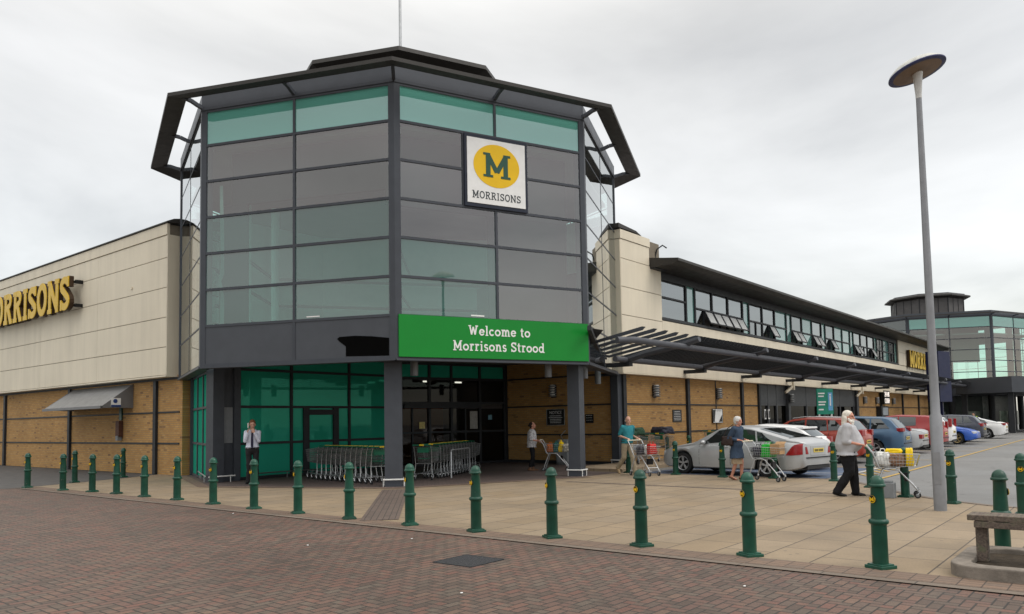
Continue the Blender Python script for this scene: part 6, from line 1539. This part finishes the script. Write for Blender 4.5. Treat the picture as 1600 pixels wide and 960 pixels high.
m = MB(); m.box(-.5, -.03, 1.75, .5, .03, 3.1); obj('sign_board', m, plain('sign_teal_green', (.02, .22, .15), .45), gsn)
m = MB(); m.box(.18, -.04, 1.95, .46, -.03, 2.9); obj('blue_panel', m, plain('sign_blue', (.12, .33, .55), .45), gsn)
m = MB()
for z, w in ((2.85, .4), (2.7, .34), (2.4, .46), (2.26, .4), (2.0, .3)): m.box(-.42, -.04, z - .035, -.42 + w, -.031, z + .035)
m.box(.27, -.05, 2.2, .34, -.041, 2.7); m.cyl((.305, -.05, 2.78), (.305, -.041, 2.78), .05, n=12); obj('writing', m, M_WHITE, gsn)
for x in (-.38, .38): m = MB(); m.cyl((x, 0, 0), (x, 0, 1.76), .05, n=10); obj('leg', m, M_DOORW, gsn, smooth=50)
cs = empty('cash_sign', (62.0, 14.6, 2.95), 0, 'small black box sign with lit 24 HR CASH lettering on the far brick', 'sign')
m = MB(); m.box(-.85, -.12, -.5, .85, .1, .5); obj('sign_box', m, M_BLACK, cs)
M_LITW = plain('lit_letters', (.9, .85, .8), .5, emit=(1, .88, .8), estr=.75, bstr=0)
for body_, z, sz in (('24 HR', .06, .52), ('CASH', -.42, .52)):
    cu_ = bpy.data.curves.new('t', 'FONT'); cu_.body = body_; cu_.size = sz; cu_.align_x = 'CENTER'; cu_.extrude = .01
    to = bpy.data.objects.new('t', cu_); COL.objects.link(to); dg = bpy.context.evaluated_depsgraph_get(); me = bpy.data.meshes.new_from_object(to.evaluated_get(dg)); bpy.data.objects.remove(to)
    me.transform(Matrix.Translation((0, -.135, z)) @ Matrix.Rotation(R(90), 4, 'X')); me.materials.clear(); obj('lettering', me, M_LITW, cs)
cm = empty('cash_machine', (61.2, 14.7, .1), 0, 'dark cash machine set in the far brick under the lit sign', 'cash machine')
m = MB(); m.box(-1.0, -.25, 0, 1.0, .12, 2.2); obj('surround', m, M_FRAMED, cm, bevel=.02)
m = MB(); m.box(-.7, -.27, 1.55, .7, -.25, 2.1); obj('header_panel', m, plain('pale_panel', (.3, .33, .36), .4, 0, .4, 20), cm)
m = MB(); m.box(.1, -.27, .7, .5, -.25, 1.3); obj('red_panel', m, plain('panel_red', (.35, .03, .03), .4), cm)
m = MB(); m.box(-.6, -.27, .8, -.05, -.25, 1.35); obj('screen', m, plain('panel_orange', (.3, .14, .05), .4), cm)
# trolley shelter rail and the parked trolleys by the wing wall
for k, (x, y, rz, l) in enumerate(((23.6, 13.85, 0, 'wire trolley by the wing wall, left one behind the man in turquoise'), (24.6, 13.9, 0, 'wire trolley by the wing wall, middle one behind the man in turquoise'), (25.7, 13.9, 0, 'wire trolley by the wing wall, right one behind the red bag'), (30.2, 13.9, 0, 'wire trolley by the wing wall seen over the silver car bonnet'))):
    copy_tree(deep0, None, (x, y, .10), rz, l, 'trolleys standing by the wing wall')['category'] = 'trolley'
for k, (x, y, s_, mt, l) in enumerate(((26.2, 13.95, 1, M_BAGK, 'dark hanging basket of plants by the wing wall behind the red bag'), (24.0, 13.95, 1, plain('leafy', (.03, .07, .04), .8, 0, .5, 30), 'green plants on the trolley by the wing wall'))):
    b_ = bag('plant_tray', .8, .5, .25, mt, l, 'plants', False, .12); b_.location = (x, y, 1.1)
wb = bag('trolley_cover', .45, .55, .95, plain('pale_cover', (.30, .31, .32), .5, 0, .15, 6), 'pale grey bin standing by the shaded brick wall', 'bin', False, .01); wb.location = (24.2, 17.0, 0)
m = MB(); m.tube([(-.2, 0, .95), (-.3, 0, 1.1), (.0, 0, 1.28)], .02, 6); obj('bin_handle', m, M_CHROME, wb)
# litter and leaves on the paving
for k, (x, y) in enumerate(((7.8, 8.2), (5.6, 5.2), (7.4, 3.1), (13.7, 19.2), (6.6, 9.0), (8.2, 13.5))):
    m = MB(); m.ellip((0, 0, .006), (.018, .013, .006), 6, 4); o = obj('litter_scrap', m, M_WHITE, label=None); o.location = (x, y, .0)
    tag(o, ['tiny white scrap on the brick paving near the drain cover', 'tiny white scrap low on the brick paving at centre', 'tiny white scrap near the closest bollard', 'white scrap on the floor near the green glass', 'tiny white scrap on the brick paving left of the drain cover', 'tiny white scrap on the brick paving at the far left'][k], 'litter')
